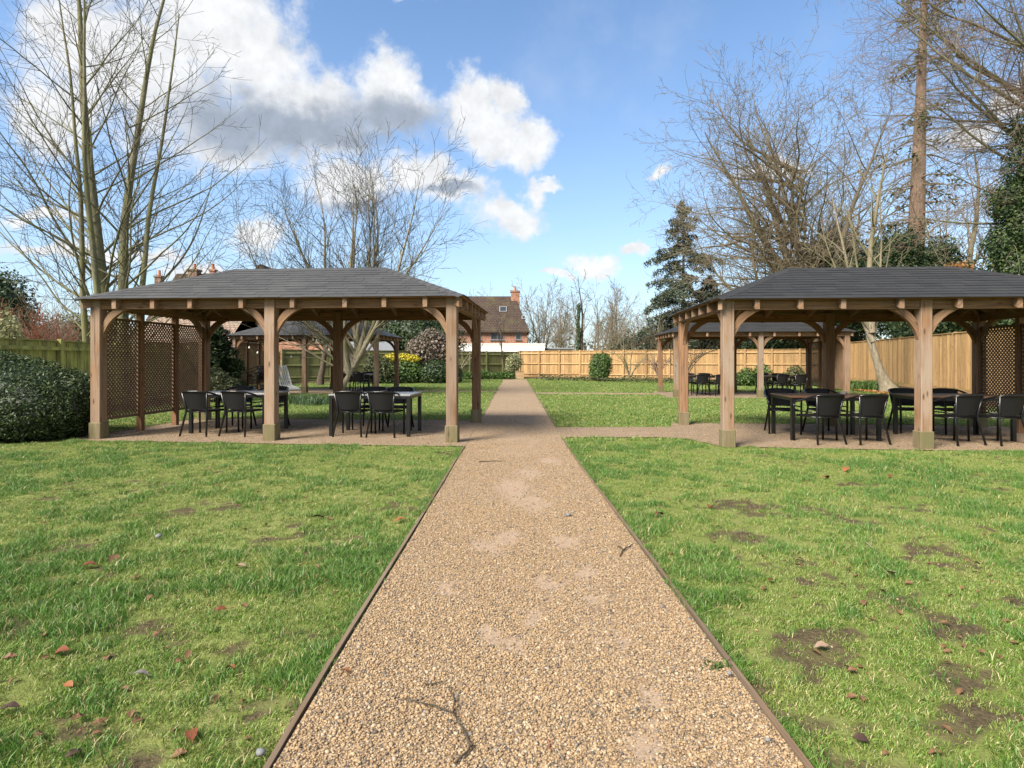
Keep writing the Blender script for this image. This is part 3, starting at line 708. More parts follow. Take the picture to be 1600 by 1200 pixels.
def pebble_mesh(seed):
    bm = bmesh.new(); bmesh.ops.create_icosphere(bm, subdivisions=1, radius=1)
    r = random.Random(seed); k = Vector((r.uniform(.8, 1.2), r.uniform(.7, 1), r.uniform(.5, .75)))
    for v in bm.verts: v.co = Vector((v.co.x * k.x, v.co.y * k.y, v.co.z * k.z)) * r.uniform(.85, 1.12)
    for f in bm.faces: f.smooth = True
    me = bpy.data.meshes.new('pebble'); bm.to_mesh(me); bm.free(); me.materials.append(M['pebble']); return me
def build_pebbles():
    protos = [proto('pebble', pebble_mesh(i)) for i in range(6)]
    P = []
    for (y0, y1, dens) in ((1.4, 3.2, 22000), (3.2, 5.5, 13500), (5.5, 9.2, 5500), (9.2, 14, 1300)):
        n = int((y1 - y0) * 2.0 * dens); y = rng.uniform(y0, y1, n); x = rng.uniform(-0.85, 1.05, n)
        e = np.minimum(x - along(PATH_L, y), along(PATH_R, y) - x)
        f = fines_field(x, y); centre = np.clip(e / 0.5, 0, 1)
        keep = (e > 0.006) & (rng.random(n) > np.clip(f * 1.0 + .5 * (fbm(x * 9, y * 9, 3) - .5), 0, 0.86) * np.clip(centre * 2, 0, 1))
        x, y = x[keep], y[keep]; P.append(np.stack([x, y, rng.uniform(0.002, 0.009, len(x))], 1))
    # strays kicked on to the grass beside the boards
    n = 1500; y = 1.4 + 5.5 * rng.random(n) ** 1.5; sd_ = rng.random(n) < 0.5
    x = np.where(sd_, along(PATH_L, y) - 0.03 - rng.exponential(0.09, n), along(PATH_R, y) + 0.03 + rng.exponential(0.09, n))
    P.append(np.stack([x, y, lawn_z(x, y) + 0.004], 1))
    n = 95000; a = rng.uniform(-1, 1, n); y = rng.uniform(8.3, 13.1, n); x = a * 9.5
    ok = in_poly(x, y, PAD_NL) | in_poly(x, y, PAD_NR); P.append(np.stack([x[ok], y[ok], np.full(ok.sum(), 0.012)], 1))
    n = 30000; y = rng.uniform(1.5, 6.5, n); x = rng.uniform(-6, 6, n); ok = (bare_field(x, y) > .55) & (np.abs(x) > 1.05) & (rng.random(n) < .3); x, y = x[ok], y[ok]
    P.append(np.stack([x, y, lawn_z(x, y) + .001], 1))
    P = np.concatenate(P); n = len(P); s = np.clip(rng.lognormal(math.log(0.0042), 0.36, n), 0.0024, 0.012)
    scatter('gravel', P, rng.uniform(0, 6.28, (n, 3)) * np.array([0.08, 0.08, 1]), np.stack([s, s, s], 1), rng.integers(0, 6, n), protos)
build_pebbles()

# ================================================================== GAZEBOS
HX, HY = 2.95, 1.5                     # post centres
Z_BEAM0, Z_BEAM1, Z_EAVE, Z_RIDGE, OVER = 2.18, 2.345, 2.335, 3.055, 0.22
EX, EY = HX + OVER, HY + OVER; RL = EX - EY            # eave half sizes, half ridge
SLOPE = (Z_RIDGE - Z_EAVE) / EY
def slope_frame(side):
    """origin at eave middle, unit vectors along the eave and up the slope, outward normal"""
    up = Vector((0, math.cos(math.atan(SLOPE)), math.sin(math.atan(SLOPE))))
    a = {'front': 0, 'right': 90, 'back': 180, 'left': 270}[side]
    Rm = Matrix.Rotation(R(a), 3, 'Z')
    o = Rm @ Vector((0, -(EY if a % 180 == 0 else EX), Z_EAVE))
    return o, Rm @ Vector((1, 0, 0)), Rm @ up, Rm @ Vector((1, 0, 0)).cross(up)
SLEN = EY * math.sqrt(1 + SLOPE ** 2)
NC = 12
def shingle_pieces(side, seed):
    """each shingle as (verts, faces): a thin tab, its lower edge proud of the course below"""
    o, u, w, n = slope_frame(side); r = random.Random(seed)
    half = EX if side in ('front', 'back') else EY
    out = []; ex = SLEN / NC
    for c in range(NC):
        s0, s1 = c * ex - (0.012 if c == 0 else 0.0), min((c + 1) * ex + 0.03, SLEN)
        h0 = half - max(s0, 0) / SLEN * EY; h1 = half - s1 / SLEN * EY
        x = -h0 - r.uniform(0, .33)
        while x < h0:
            xa, xb = x + 0.0025, x + 0.333 - 0.0025; x += 0.333
            b0, b1 = max(xa, -h0), min(xb, h0)
            t0, t1 = max(xa, -h1), min(xb, h1)
            if b1 - b0 < 0.02: continue
            if t1 - t0 < 0.005: t0 = t1 = min(max((b0 + b1) / 2, -h1), h1); t1 = t0 + 0.004
            j = r.uniform(-.006, .006); lift = 0.017 + r.uniform(0, .005)
            vs = []
            for zz, up in ((0.0, 0), (lift - .0055, 1)):
                vs += [o + u * b0 + w * (s0 + j) + n * (zz + (0.0085 if not up else 0)), o + u * b1 + w * (s0 + j) + n * (zz + (0.0085 if not up else 0)),
                       o + u * t1 + w * s1 + n * (zz * 0.25 + 0.002), o + u * t0 + w * s1 + n * (zz * 0.25 + 0.002)]
            out.append((vs, [(3, 2, 1, 0), (4, 5, 6, 7), (0, 1, 5, 4), (1, 2, 6, 5), (3, 0, 4, 7)]))
    return out
def brace_mesh(sx):
    """curved brace in the x-z plane, root at a post face, rising towards +x (sx=1) or -x"""
    p0, p1, p2 = (0.083, 1.69), (0.17, 2.04), (0.52, Z_BEAM0 + 0.005)
    q0, q1, q2 = (0.083, 1.88), (0.125, 2.1), (0.31, Z_BEAM0 + 0.005)
    bez = lambda a, b, c, t: tuple((1 - t) ** 2 * a[i] + 2 * t * (1 - t) * b[i] + t * t * c[i] for i in (0, 1))
    N = 7; prof = [bez(p0, p1, p2, i / N) for i in range(N + 1)] + [bez(q0, q1, q2, i / N) for i in range(N, -1, -1)]
    return MB().prism([(sx * a, b) for a, b in prof], -0.035, 0.035).mesh('brace', M['timber'], axis=(sx * 0.7, 0, 0.7))
G_MESH = {}
def gmesh(key, fn):
    if key not in G_MESH: G_MESH[key] = fn()
    return G_MESH[key]
def lattice_mesh(w, h):
    m = MB(); pitch = 0.055; sw = 0.0255
    for lay, sg in ((0, 1), (1, -1)):
        d = Vector((sg, 1)).normalized(); nrm = Vector((-d.y, d.x)); k = -(w + h)
        while k < (w + h):
            # line through nrm*k along d, clipped to the rectangle
            t0, t1 = -1e9, 1e9; p = nrm * k + Vector((0, h / 2)) * 0
            for ax, lo, hi in ((0, -w / 2, w / 2), (1, -h / 2, h / 2)):
                a, b = (lo - p[ax]) / d[ax], (hi - p[ax]) / d[ax]
                t0 = max(t0, min(a, b)); t1 = min(t1, max(a, b))
            if t1 - t0 > 0.02:
                A, B = p + d * t0, p + d * t1
                m.bar((lay * 0.006 - 0.003, A.x, A.y), (lay * 0.006 - 0.003, B.x, B.y), 0.0056, sw, up=(0, nrm.x, nrm.y))
            k += pitch
    return m
def make_gazebo(key, label, end, detail, sh='shingle', sc=(1, 1, 1)):
    g = empty('gazebo', (*GZ[key], 0), ROT); g.scale = sc; tag(g, label, 'gazebo', 'timber gazebos with slate-grey hipped roofs')
    def T(o, wv): o.color = (wv, wv, wv, 1); return o
    # posts and their boxed bases
    pm = gmesh('post', lambda: MB().cbox((0, 0, (Z_BEAM1 + 0.012) / 2), (0.17, 0.17, Z_BEAM1 + 0.012), 0.008).mesh('post', M['timber'], axis=(0, 0, 1)))
    bmx = gmesh('base', lambda: MB().cbox((0, 0, 0.14), (0.205, 0.205, 0.28), 0.01).mesh('post_base', M['timber_base'], axis=(0, 0, 1)))
    for ix in (-1, 0, 1):
        for iy in (-1, 1):
            p = T(link('post', pm, g, (ix * HX, iy * HY, 0)), random.uniform(.55, .85) if iy < 0 else 0.25)
            T(link('post_base', bmx, p), 0.5)
    bw = 0.10
    for iy in (-1, 1):
        for s in (-1, 1):
            a, b = (s * 0.0853, s * (HX - 0.0853)); a, b = min(a, b), max(a, b)
            T(MB().box(((a + b) / 2, iy * (HY + 0.012 * 1), (Z_BEAM0 + Z_BEAM1) / 2), (b - a, bw, Z_BEAM1 - Z_BEAM0)).build('beam', M['timber'], g, axis=(1, 0, 0)), 0.2 if iy < 0 else 0.05)
    for ix in (-1, 1):
        L = 2 * (HY - 0.0853)
        T(MB().box((ix * (HX + 0.012), 0, (Z_BEAM0 + Z_BEAM1) / 2), (bw, L, Z_BEAM1 - Z_BEAM0)).build('beam', M['timber'], g, axis=(0, 1, 0)), 0.3)
    for s in (-1, 1):
        bmh = gmesh(('brace', s), lambda: brace_mesh(s))
        for iy in (-1, 1):
            for ix in (-1, 0, 1):
                if ix == s: continue
                T(link('brace', bmh, g, (ix * HX, iy * HY, 0)), 0.3 if iy < 0 else 0.05)
        for ix in (-1, 1):
            T(link('brace', bmh, g, (ix * HX, -s * HY, 0), (0, 0, R(90))), 0.4)
    # rafters: under the roof deck, tails showing outside the beams
    def rafter(x0, y0, x1, y1, drop=0.0):
        p0 = Vector((x0, y0, 0)); p1 = Vector((x1, y1, 0)); d = (p1 - p0).normalized(); L = (p1 - p0).length
        k = SLOPE if abs(d.x) < 0.01 or abs(d.y) < 0.01 else SLOPE / math.sqrt(2)
        sd_ = d.cross(Vector((0, 0, 1))) * 0.035; vs = []
        for t, zt in ((0.035, 0), (L, 0)):
            z = Z_EAVE + t * k - 0.022
            for sg in (-1, 1):
                for dz in (0, -0.15): vs.append(p0 + d * t + sd_ * sg + Vector((0, 0, z + dz)))
        m = MB().add(vs, [(0, 1, 3, 2), (4, 6, 7, 5), (0, 2, 6, 4), (1, 5, 7, 3), (0, 4, 5, 1), (2, 3, 7, 6)])
        T(m.build('rafter', M['timber'], g, axis=d), 0.5)
    xs = [-2.55, -1.9, -1.27, -0.42, 0.42, 1.27, 1.9, 2.55]
    for x in xs:
        for sy in (-1, 1):
            run = EY if abs(x) <= RL else EX - abs(x)
            rafter(x, sy * EY, x, sy * (EY - run + 0.02))
    for y in (-1.05, -0.5, 0.0, 0.5, 1.05):
        for sx in (-1, 1): rafter(sx * EX, y, sx * (RL + abs(y) + 0.03), y)
    for sx in (-1, 1):
        for sy in (-1, 1): rafter(sx * (EX - .04), sy * (EY - .04), sx * (RL + .02), sy * 0.02)
    # roof deck (a thin closed shell), shingles, hip and ridge caps
    lo = [(-EX, -EY, Z_EAVE), (EX, -EY, Z_EAVE), (EX, EY, Z_EAVE), (-EX, EY, Z_EAVE), (-RL, 0, Z_RIDGE), (RL, 0, Z_RIDGE)]
    hi = [(x * (1 - .012 * (i < 4)), y * (1 - .02 * (i < 4)), z - 0.02 + .008 * (i < 4)) for i, (x, y, z) in enumerate(lo)]
    fs = [(0, 1, 5, 4), (1, 2, 5), (2, 3, 4, 5), (3, 0, 4)]
    fs += [tuple(i + 6 for i in f[::-1]) for f in fs] + [(i, i + 6, (i + 1) % 4 + 6, (i + 1) % 4) for i in range(4)]
    roof = T(MB().add(lo + hi, fs).build('roof', M['timber'], g, axis=(1, 0, 0)), 0.0)
    singles = ('front', 'left', 'right') if detail else ()
    rest = MB()
    for k, side in enumerate(('front', 'right', 'back', 'left')):
        for vs, f in shingle_pieces(side, k + len(key) * 3 + (17 if key == 'nr' else 0)):
            if side in singles: MB().add(vs, f).build('shingle', M[sh], roof)
            else: rest.add(vs, f)
    tag(rest.build('shingles', M[sh], roof), kind='stuff')
    cs = 0
    for (a, b) in (((-EX, -EY), (-RL, 0)), ((EX, -EY), (RL, 0)), ((EX, EY), (RL, 0)), ((-EX, EY), (-RL, 0)), ((-RL, 0), (RL, 0))):
        za = Z_EAVE if b[0] * a[0] > 0 or a[1] != 0 else Z_RIDGE
        A = Vector((*a, za + 0.02)); B = Vector((*b, Z_RIDGE + 0.02)); d = (B - A); L = d.length; d.normalize()
        hz = Vector((d.x, d.y, 0)).normalized(); sd_ = hz.cross(Vector((0, 0, 1)))
        drop = 0.042 if A.z != B.z else 0.055
        m = MB(); n = int(L / 0.21); st = L / n
        for i in range(n):
            p, q = A + d * (i * st), A + d * ((i + 1) * st + 0.02); lift = 0.007
            vs = []
            for P_, l in ((p, lift), (q, 0.0)):
                for w_, z_ in ((-0.11, -drop), (0, 0), (0.11, -drop)):
                    vs.append(P_ + sd_ * w_ + Vector((0, 0, z_ + l)))
                for w_, z_ in ((-0.11, -drop - .01), (0, -.012), (0.11, -drop - .01)):
                    vs.append(P_ + sd_ * w_ + Vector((0, 0, z_ + l)))
            m.add(vs, [(0, 1, 7, 6), (1, 2, 8, 7), (3, 9, 10, 4), (4, 10, 11, 5), (0, 3, 4, 1), (1, 4, 5, 2), (6, 7, 10, 9), (7, 8, 11, 10), (0, 6, 9, 3), (2, 5, 11, 8)])
        m.build('ridge_cap' if A.z == B.z else 'hip_cap', M[sh], roof)
    # lattice wall on one end
    stud = gmesh('stud', lambda: MB().box((0, 0, (Z_BEAM0 - 0.003) / 2), (0.095, 0.095, Z_BEAM0 - 0.003)).mesh('stud', M['timber'], axis=(0, 0, 1)))
    for y in (-0.5, 0.5): T(link('stud', stud, g, (end * HX, y, 0)), 0.1)
    for yc, w in ((-0.981, 0.86), (0.0, 0.9), (0.981, 0.86)):
        z0, z1 = 0.30, 2.06; h = z1 - z0; fr = MB()
        fr.box((0, 0, h / 2 - .02), (0.034, w, 0.04)); fr.box((0, 0, -h / 2 + .02), (0.034, w, 0.04))
        for s in (-1, 1): fr.box((0, s * (w / 2 - .016), 0), (0.034, 0.032, h - 0.081))
        f = T(fr.build('lattice_panel', M['lattice'], g, axis=(0, 0, 1), loc=(end * HX, yc, (z0 + z1) / 2)), 0.2)
        lm = gmesh(('lat', round(w, 2)), lambda: lattice_mesh(w - 0.066, h - 0.082).mesh('lattice', M['lattice'], axis=(0, 0.7, 0.7)))
        T(tag(link('lattice', lm, f), kind='stuff'), 0.25)
    return g
make_gazebo('nl', 'near timber gazebo with lattice wall beside the rounded yew hedge', -1, True, sc=(1.034, 1, 1.012))
make_gazebo('nr', 'near timber gazebo with darkest roof, cut off by the photo edge', 1, True, 'shingle_dark', (.985, 1, .972))
make_gazebo('fl', 'far timber gazebo hung with string lights, behind the leaning bare tree', -1, False)
make_gazebo('fr', 'far timber gazebo standing before the golden fence', 1, False, 'shingle_dark')

# ================================================================== FURNITURE
def make_table(top):
    r = empty('dining_table')
    MB().cbox((0, 0, 0.7225), (1.46, 0.92, 0.025), 0.004).build('tabletop', M[top], r)
    ap = MB()
    for s in (-1, 1):
        ap.box((0, s * 0.437, 0.685), (1.32, 0.03, 0.048)); ap.box((s * 0.707, 0, 0.685), (0.03, 0.78, 0.048))
    ap.build('apron', M['black_frame'], r)
    lg = MB().cbox((0, 0, 0.355), (0.062, 0.062, 0.709), 0.006).mesh('leg', M['black_frame'])
    for sx in (-1, 1):
        for sy in (-1, 1): link('leg', lg, r, (sx * 0.69, sy * 0.42, 0))
    return r
def bend(pts, n=6):
    """Catmull-Rom through pts"""
    P = [Vector(p) for p in pts]; P = [P[0] * 2 - P[1]] + P + [P[-1] * 2 - P[-2]]; out = []
    for i in range(1, len(P) - 2):
        for k in range(n):
            t = k / n; a, b, c, d = P[i - 1], P[i], P[i + 1], P[i + 2]
            out.append(0.5 * ((2 * b) + (c - a) * t + (2 * a - 5 * b + 4 * c - d) * t * t + (3 * b - a - 3 * c + d) * t ** 3))
    out.append(P[-2]); return out
def grid_panel(fn, nu, nv, th, mat, name, parent):
    """solid woven panel from a surface function fn(u,v)->(point, normal), with UVs in metres"""
    V = []; UV = []
    for sgn in (1, -1):
        for j in range(nv + 1):
            for i in range(nu + 1):
                p, n = fn(i / nu, j / nv); V.append(Vector(p) + Vector(n) * th / 2 * sgn)
    N = (nu + 1) * (nv + 1); F = []
    for j in range(nv):
        for i in range(nu):
            a = j * (nu + 1) + i; F.append((a, a + 1, a + nu + 2, a + nu + 1)); F.append((N + a, N + a + nu + 1, N + a + nu + 2, N + a + 1))
    rim = [i for i in range(nu + 1)] + [j * (nu + 1) + nu for j in range(1, nv + 1)] + [nv * (nu + 1) + i for i in range(nu - 1, -1, -1)] + [j * (nu + 1) for j in range(nv - 1, 0, -1)]
    for k in range(len(rim)): a, b = rim[k], rim[(k + 1) % len(rim)]; F.append((a, N + a, N + b, b))
    me = bpy.data.meshes.new(name); me.from_pydata(V, [], F); uvl = me.uv_layers.new(name='UVMap')
    for l in me.loops:
        k = l.vertex_index % N; uvl.data[l.index].uv = ((k % (nu + 1)) / nu * 0.42, (k // (nu + 1)) / nv * 0.36)
    bm = bmesh.new(); bm.from_mesh(me); bmesh.ops.recalc_face_normals(bm, faces=bm.faces); bm.to_mesh(me); bm.free()
    me.materials.append(mat); return link(name, me, parent)
def make_chair():
    r = empty('dining_chair')
    def back(u, v):
        hw = 0.185 + 0.055 * v; x = (2 * u - 1) * hw; y = -0.205 - 0.07 * v - 0.055 * (1 - (2 * u - 1) ** 2)
        return (x, y, 0.475 + 0.285 * v + 0.02 * v * (1 - (2 * u - 1) ** 2)), (0.25 * (2 * u - 1), 1, 0.2)
    smooth_by_angle(grid_panel(back, 8, 4, 0.014, M['rattan'], 'backrest', r))
    def seat(u, v):
        x = (2 * u - 1) * (0.195 + 0.045 * v); y = -0.215 + 0.43 * v
        return (x, y, 0.437 - 0.012 * (1 - (2 * u - 1) ** 2) * math.sin(math.pi * v)), (0, 0, 1)
    smooth_by_angle(grid_panel(seat, 6, 6, 0.022, M['rattan'], 'seat', r))
    sf = MB()
    sf.tube([(-0.2, -0.215, 0.425), (0.2, -0.215, 0.425)], 0.012); sf.tube([(-0.25, 0.225, 0.425), (0.25, 0.225, 0.425)], 0.012)
    for s in (-1, 1): sf.tube([(s * 0.2, -0.215, 0.425), (s * 0.25, 0.225, 0.425)], 0.012)
    sf.build('seat_frame', M['black_tube'], r, smooth=True)
    # one rail runs round the back and forward as both arms
    arm = bend([(0.272, 0.235, 0.615), (0.284, 0.17, 0.658), (0.29, 0.04, 0.678), (0.285, -0.12, 0.728), (0.235, -0.275, 0.772), (0.11, -0.335, 0.788), (0, -0.345, 0.79)])
    arm = arm + [Vector((-p.x, p.y, p.z)) for p in arm[-2::-1]]
    MB().tube(arm, 0.0165, 7).build('arm_rail', M['black_tube'], r, smooth=True)
    for s in (-1, 1):
        MB().tube([(s * 0.235, -0.275, 0.765), (s * 0.192, -0.222, 0.47), (s * 0.2, -0.225, 0.4), (s * 0.25, -0.315, 0)], [0.015, 0.018, 0.019, 0.017], 7).build('leg', M['black_tube'], r, smooth=True)
        MB().tube([(s * 0.272, 0.235, 0.62), (s * 0.268, 0.243, 0.56), (s * 0.262, 0.245, 0)], [0.0165, 0.018, 0.017], 7).build('leg', M['black_tube'], r, smooth=True)
        MB().tube([(s * 0.193, -0.22, 0.5), (s * 0.266, 0.243, 0.5)], 0.012, 6).build('side_rail', M['black_tube'], r, smooth=True)
    return r
TABLE_G = make_table('top_grey'); TABLE_B = make_table('top_brown'); CHAIR = make_chair()
_used = set()
def place(proto_, x, y, rz, label, cat, group, z=0.0):
    o = proto_ if proto_.name not in _used else copy_tree(proto_)
    _used.add(proto_.name); o.location = (x, y, z); o.rotation_euler = (0, 0, rz)
    return tag(o, label, cat, group)
TG, CG = 'dining tables in the gazebos', 'black rattan armchairs at the tables'
place(TABLE_G, -5.12, 10.85, ROT, 'dark-legged table beside the lattice wall in the near gazebo by the hedge', 'table', TG, 0.008)
place(TABLE_G, -2.46, 10.5, ROT, 'pale-topped table in the hedge-side near gazebo, end nearest the gravel path', 'table', TG, 0.008)
place(TABLE_G, -6.65, 24.6, ROT, 'table in the far string-lit gazebo, behind the leaning tree trunk', 'table', TG, 0.012)
place(TABLE_B, 5.4, 9.98, ROT, 'brown-topped table nearest the path in the dark-roofed near gazebo', 'table', TG, 0.008)
place(TABLE_B, 7.58, 9.93, ROT, 'brown-topped table beside the lattice in the dark-roofed near gazebo', 'table', TG, 0.008)
place(TABLE_B, 7.35, 22.1, ROT, 'table in the gazebo by the golden fence, farther from its lattice', 'table', TG, 0.012)
place(TABLE_B, 10.2, 21.9, ROT, 'table in the gazebo by the golden fence, close to its lattice', 'table', TG, 0.012)
chairs = [
 (-5.5, 10.38, -2, 'black armchair on near side of hedge-side table, next to the lattice'),
 (-4.83, 10.35, -5, 'black armchair on near side of lattice-side table, next to the mid post'),
 (-5.44, 11.45, 180, 'black armchair on far side of lattice-side table, nearer the lattice'),
 (-4.8, 11.4, 176, 'black armchair on far side of lattice-side table, half behind the mid post'),
 (-2.84, 10.27, -3, 'black armchair, back to viewer, at pale table, away from the path'),
 (-2.2, 10.17, -6, 'black armchair, back to viewer, at pale table, nearer the path'),
 (-2.79, 11.2, 178, 'black armchair facing viewer behind pale table, away from the path'),
 (-2.18, 11.15, 184, 'black armchair facing viewer behind pale table, nearer the path'),
 (5.02, 9.4, 14, 'black armchair, back to viewer, at brown table nearest the path, path side'),
 (5.7, 9.36, 12, 'black armchair, back to viewer, at the brown table, next to the mid post'),
 (5.0, 10.6, 172, 'black armchair facing viewer at the corner of the brown table by the path'),
 (5.72, 10.55, 178, 'black armchair facing viewer in the middle behind the brown table by the path'),
 (7.1, 9.3, 13, 'black armchair, back to viewer, at lattice-side brown table, beside the mid post'),
 (7.8, 9.26, 12, 'black armchair, back to viewer, by the lattice at the photo edge'),
 (7.32, 10.6, 172, 'black armchair facing viewer at lattice-side brown table, next to mid post'),
 (8.05, 10.55, 180, 'black armchair facing viewer behind the lattice-side brown table'),
 (-6.95, 24.1, 0, 'far black armchair under the string lights, right behind the leaning trunk'),
 (-6.3, 24.05, -4, 'far black armchair under the string lights, open side of the table'),
 (-6.95, 25.3, 180, 'far black armchair on the fence side of the string-lit table, nearer the trunk'),
 (-6.3, 25.25, 180, 'far black armchair on the fence side of the string-lit table, open end'),
 (7.0, 21.45, 4, 'far armchair, back to viewer, at the golden-fence gazebo outer table, outer seat'),
 (7.68, 21.4, 2, 'far armchair, back to viewer, at the golden-fence gazebo outer table, inner seat'),
 (7.0, 22.75, 180, 'far armchair facing viewer at the golden-fence gazebo outer table, outer seat'),
 (7.7, 22.7, 178, 'far armchair facing viewer at the golden-fence gazebo outer table, inner seat'),
 (9.85, 21.3, 4, 'far armchair, back to viewer, at table near the far lattice, post side'),
 (10.5, 21.25, 6, 'far armchair, back to viewer, at table near the far lattice, lattice side'),
 (9.85, 22.55, 180, 'far armchair facing viewer at table near the far lattice, post side'),
 (10.5, 22.5, 180, 'far armchair facing viewer at table near the far lattice, lattice side'),
]
for x, y, a, lb in chairs:
    place(CHAIR, x + random.uniform(-.04, .04), y + random.uniform(-.04, .03), R(a + random.uniform(-6, 6)) + ROT * 0.4, lb, 'chair', CG, 0.008 if y < 15 else 0.012)
for i, (dx, dy, a, lb) in enumerate([(0, 0, 160, 'lowest black armchair of the stack against the far lattice'), (0.02, -0.06, 162, 'middle black armchair of the stack against the far lattice'), (0.03, -0.12, 159, 'topmost black armchair of the stack against the far lattice')]):
    place(CHAIR, X_at(402, 24.2) + dx, 24.2 + dy, R(a), lb, 'chair', CG, 0.012 + 0.14 * i)
# ashtrays and a small block on the tables
def ashtray(x, y, z, label, mat, sc=1.0, grp='ashtrays on the tables'):
    m = MB().lathe([(0.0, 0.0), (0.052, 0.0), (0.058, 0.008), (0.058, 0.042), (0.05, 0.046), (0.042, 0.04), (0.038, 0.014), (0.0, 0.012)], 18)
    o = m.build('ashtray', mat, smooth=False, loc=(x, y, z)); smooth_by_angle(o); o.scale = (sc,) * 3
    return tag(o, label, 'ashtray', grp)
M['ash_brown'] = plain('brown_glazed_pottery', (0.12, 0.06, 0.035), 0.25, 0.5)
M['ash_dark'] = plain('dark_pottery', (0.05, 0.045, 0.042), 0.3, 0.5)
ZT = 0.744
ashtray(X_at(365, 10.9), 10.9, ZT, 'brown ashtray on the lattice-side table by the hedge', M['ash_brown'])
ashtray(X_at(599, 10.5), 10.5, ZT, 'small dark ashtray on the pale-topped table', M['ash_dark'])
ashtray(X_at(1318, 10.1), 10.1, ZT, 'clear pale glass ashtray on the brown table nearest the path', M['glass'])

# white slatted garden chair leaning by the far gazebo
def white_chair():
    r = empty('slatted_chair', (X_at(445, 22.6), 22.6, 0), R(58))
    tag(r, 'white slatted reclining garden chair in front of the far string-lit gazebo', 'garden chair')
    for i in range(6):
        x = -0.21 + i * 0.084
        pts = bend([(x, 0.22, 1.12), (x, 0.05, 0.62), (x, -0.1, 0.33), (x, -0.4, 0.3), (x, -0.62, 0.2)], 4)
        m = MB()
        for a, b in zip(pts[:-1], pts[1:]): m.bar(a, b, 0.045, 0.016, up=(0, 0.5, 1) if abs((b - a).normalized().z) < .8 else (0, 1, 0.3))
        m.build('slat', M['white_paint'], r)
    for s in (-1, 1):
        MB().tube([(s * 0.25, 0.25, 1.12), (s * 0.25, -0.1, 0.33), (s * 0.25, -0.62, 0.2)], 0.02, 6).build('side_rail', M['white_paint'], r)
        MB().tube([(s * 0.25, -0.5, 0.24), (s * 0.25, -0.62, 0)], 0.02, 6).build('leg', M['white_paint'], r)
        MB().tube([(s * 0.25, -0.05, 0.4), (s * 0.25, 0.42, 0)], 0.02, 6).build('leg', M['white_paint'], r)
white_chair()
# string lights along and inside the far gazebo
def string_lights():
    r = empty('string_lights', (0, 0, 0)); tag(r, 'string of pale globe bulbs swagged under the far gazebo roof', 'string lights')
    runs = [[(383, 537, 23.3), (412, 552, 23.6), (470, 556, 24.2)], [(470, 556, 24.2), (497, 530, 23.2), (520, 552, 23.4)], [(520, 552, 23.4), (545, 545, 23.2), (566, 527, 23.1), (600, 536, 23.2)], [(488, 527, 23.15), (496, 533, 23.15), (494, 528, 23.1)]]
    bl = MB().lathe([(0.0, -0.042), (0.025, -0.034), (0.04, -0.005), (0.03, 0.026), (0.016, 0.04), (0.014, 0.062), (0, 0.064)], 10).mesh('bulb', M['bulb'], smooth=True)
    for run in runs:
        P = [Vector((X_at(a, y), y, CAM_H + (HORIZON - b) * y / FPX)) for a, b, y in run]; q = bend(P, 4)
        MB().tube(q, 0.006, 4).build('cable', M['wire'], r)
        for p in q[1::2]: link('bulb', bl, r, p - Vector((0, 0, 0.06)))
string_lights()

# ================================================================== FENCES
def fence(name_label, p0, p1, H, mat, boards_front, bay=1.5, bw=0.15, z=0.0, wv=0.1, rails=3, group='close-boarded garden fences'):
    """runs from p0 to p1; local +x along it, local -y is the side the garden sees"""
    p0, p1 = Vector((*p0, z)), Vector((*p1, z)); d = p1 - p0; L = d.length; a = math.atan2(d.y, d.x)
    r = empty('fence', p0, a); tag(r, name_label, 'fence', group)
    def T(o): v = wv * random.uniform(0.4, 1.6); o.color = (v, v, v, 1); return o
    gb = 0.16; n = int(L / bw); bw = L / n
    bm_ = MB().prism([(-0.006, gb), (0.012, gb), (0.006, H - 0.03), (-0.003, H - 0.03)], -bw / 2 - 0.006, bw / 2 + 0.006, axis='x').mesh('board', mat, axis=(0, 0, 1))
    yb = -0.05 if boards_front else 0.03
    for i in range(n):
        T(link('board', bm_, r, ((i + 0.5) * bw, yb + random.uniform(-.003, .003), random.uniform(-.006, .006)), (random.uniform(-.004, .004), 0, R(5 if boards_front else -5))))
    nb = max(1, round(L / bay)); bl = L / nb
    pm = MB().cbox((0, 0, (H + 0.03) / 2), (0.1, 0.1, H + 0.03), 0.006).mesh('post', mat, axis=(0, 0, 1))
    rm = MB().prism([(-0.03, -0.04), (0.012, -0.04), (0.012, 0.04), (-0.005, 0.04)], 0.0515, bl - 0.0515, axis='x').mesh('rail', mat, axis=(1, 0, 0))
    gm = MB().box((bl / 2, 0, gb / 2 - .005), (bl - 0.103, 0.03, gb - 0.012)).mesh('gravel_board', mat, axis=(1, 0, 0))
    cm = MB().box((bl / 2, 0, H - 0.012), (bl - 0.103, 0.075, 0.03)).mesh('capping', mat, axis=(1, 0, 0))
    for i in range(nb + 1):
        T(link('post', pm, r, (i * bl, 0.02 if boards_front else -0.02, 0)))
        if i == nb: break
        T(link('gravel_board', gm, r, (i * bl, yb, 0))); T(link('capping', cm, r, (i * bl, yb, 0)))
        for k in range(rails):
            zz = gb + 0.16 + (H - gb - 0.36) * k / (rails - 1)
            T(link('rail', rm, r, (i * bl, 0.06 if boards_front else -0.005, zz)))
    return r
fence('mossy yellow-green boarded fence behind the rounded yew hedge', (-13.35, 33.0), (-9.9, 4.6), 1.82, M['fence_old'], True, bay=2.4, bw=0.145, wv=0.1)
fence('green weathered fence with posts and rails showing, behind the string-lit gazebo', (-13.4, 33.6), (0.45, 43.5), 1.95, M['fence_green'], False, bay=1.45, bw=0.14, wv=0.15)
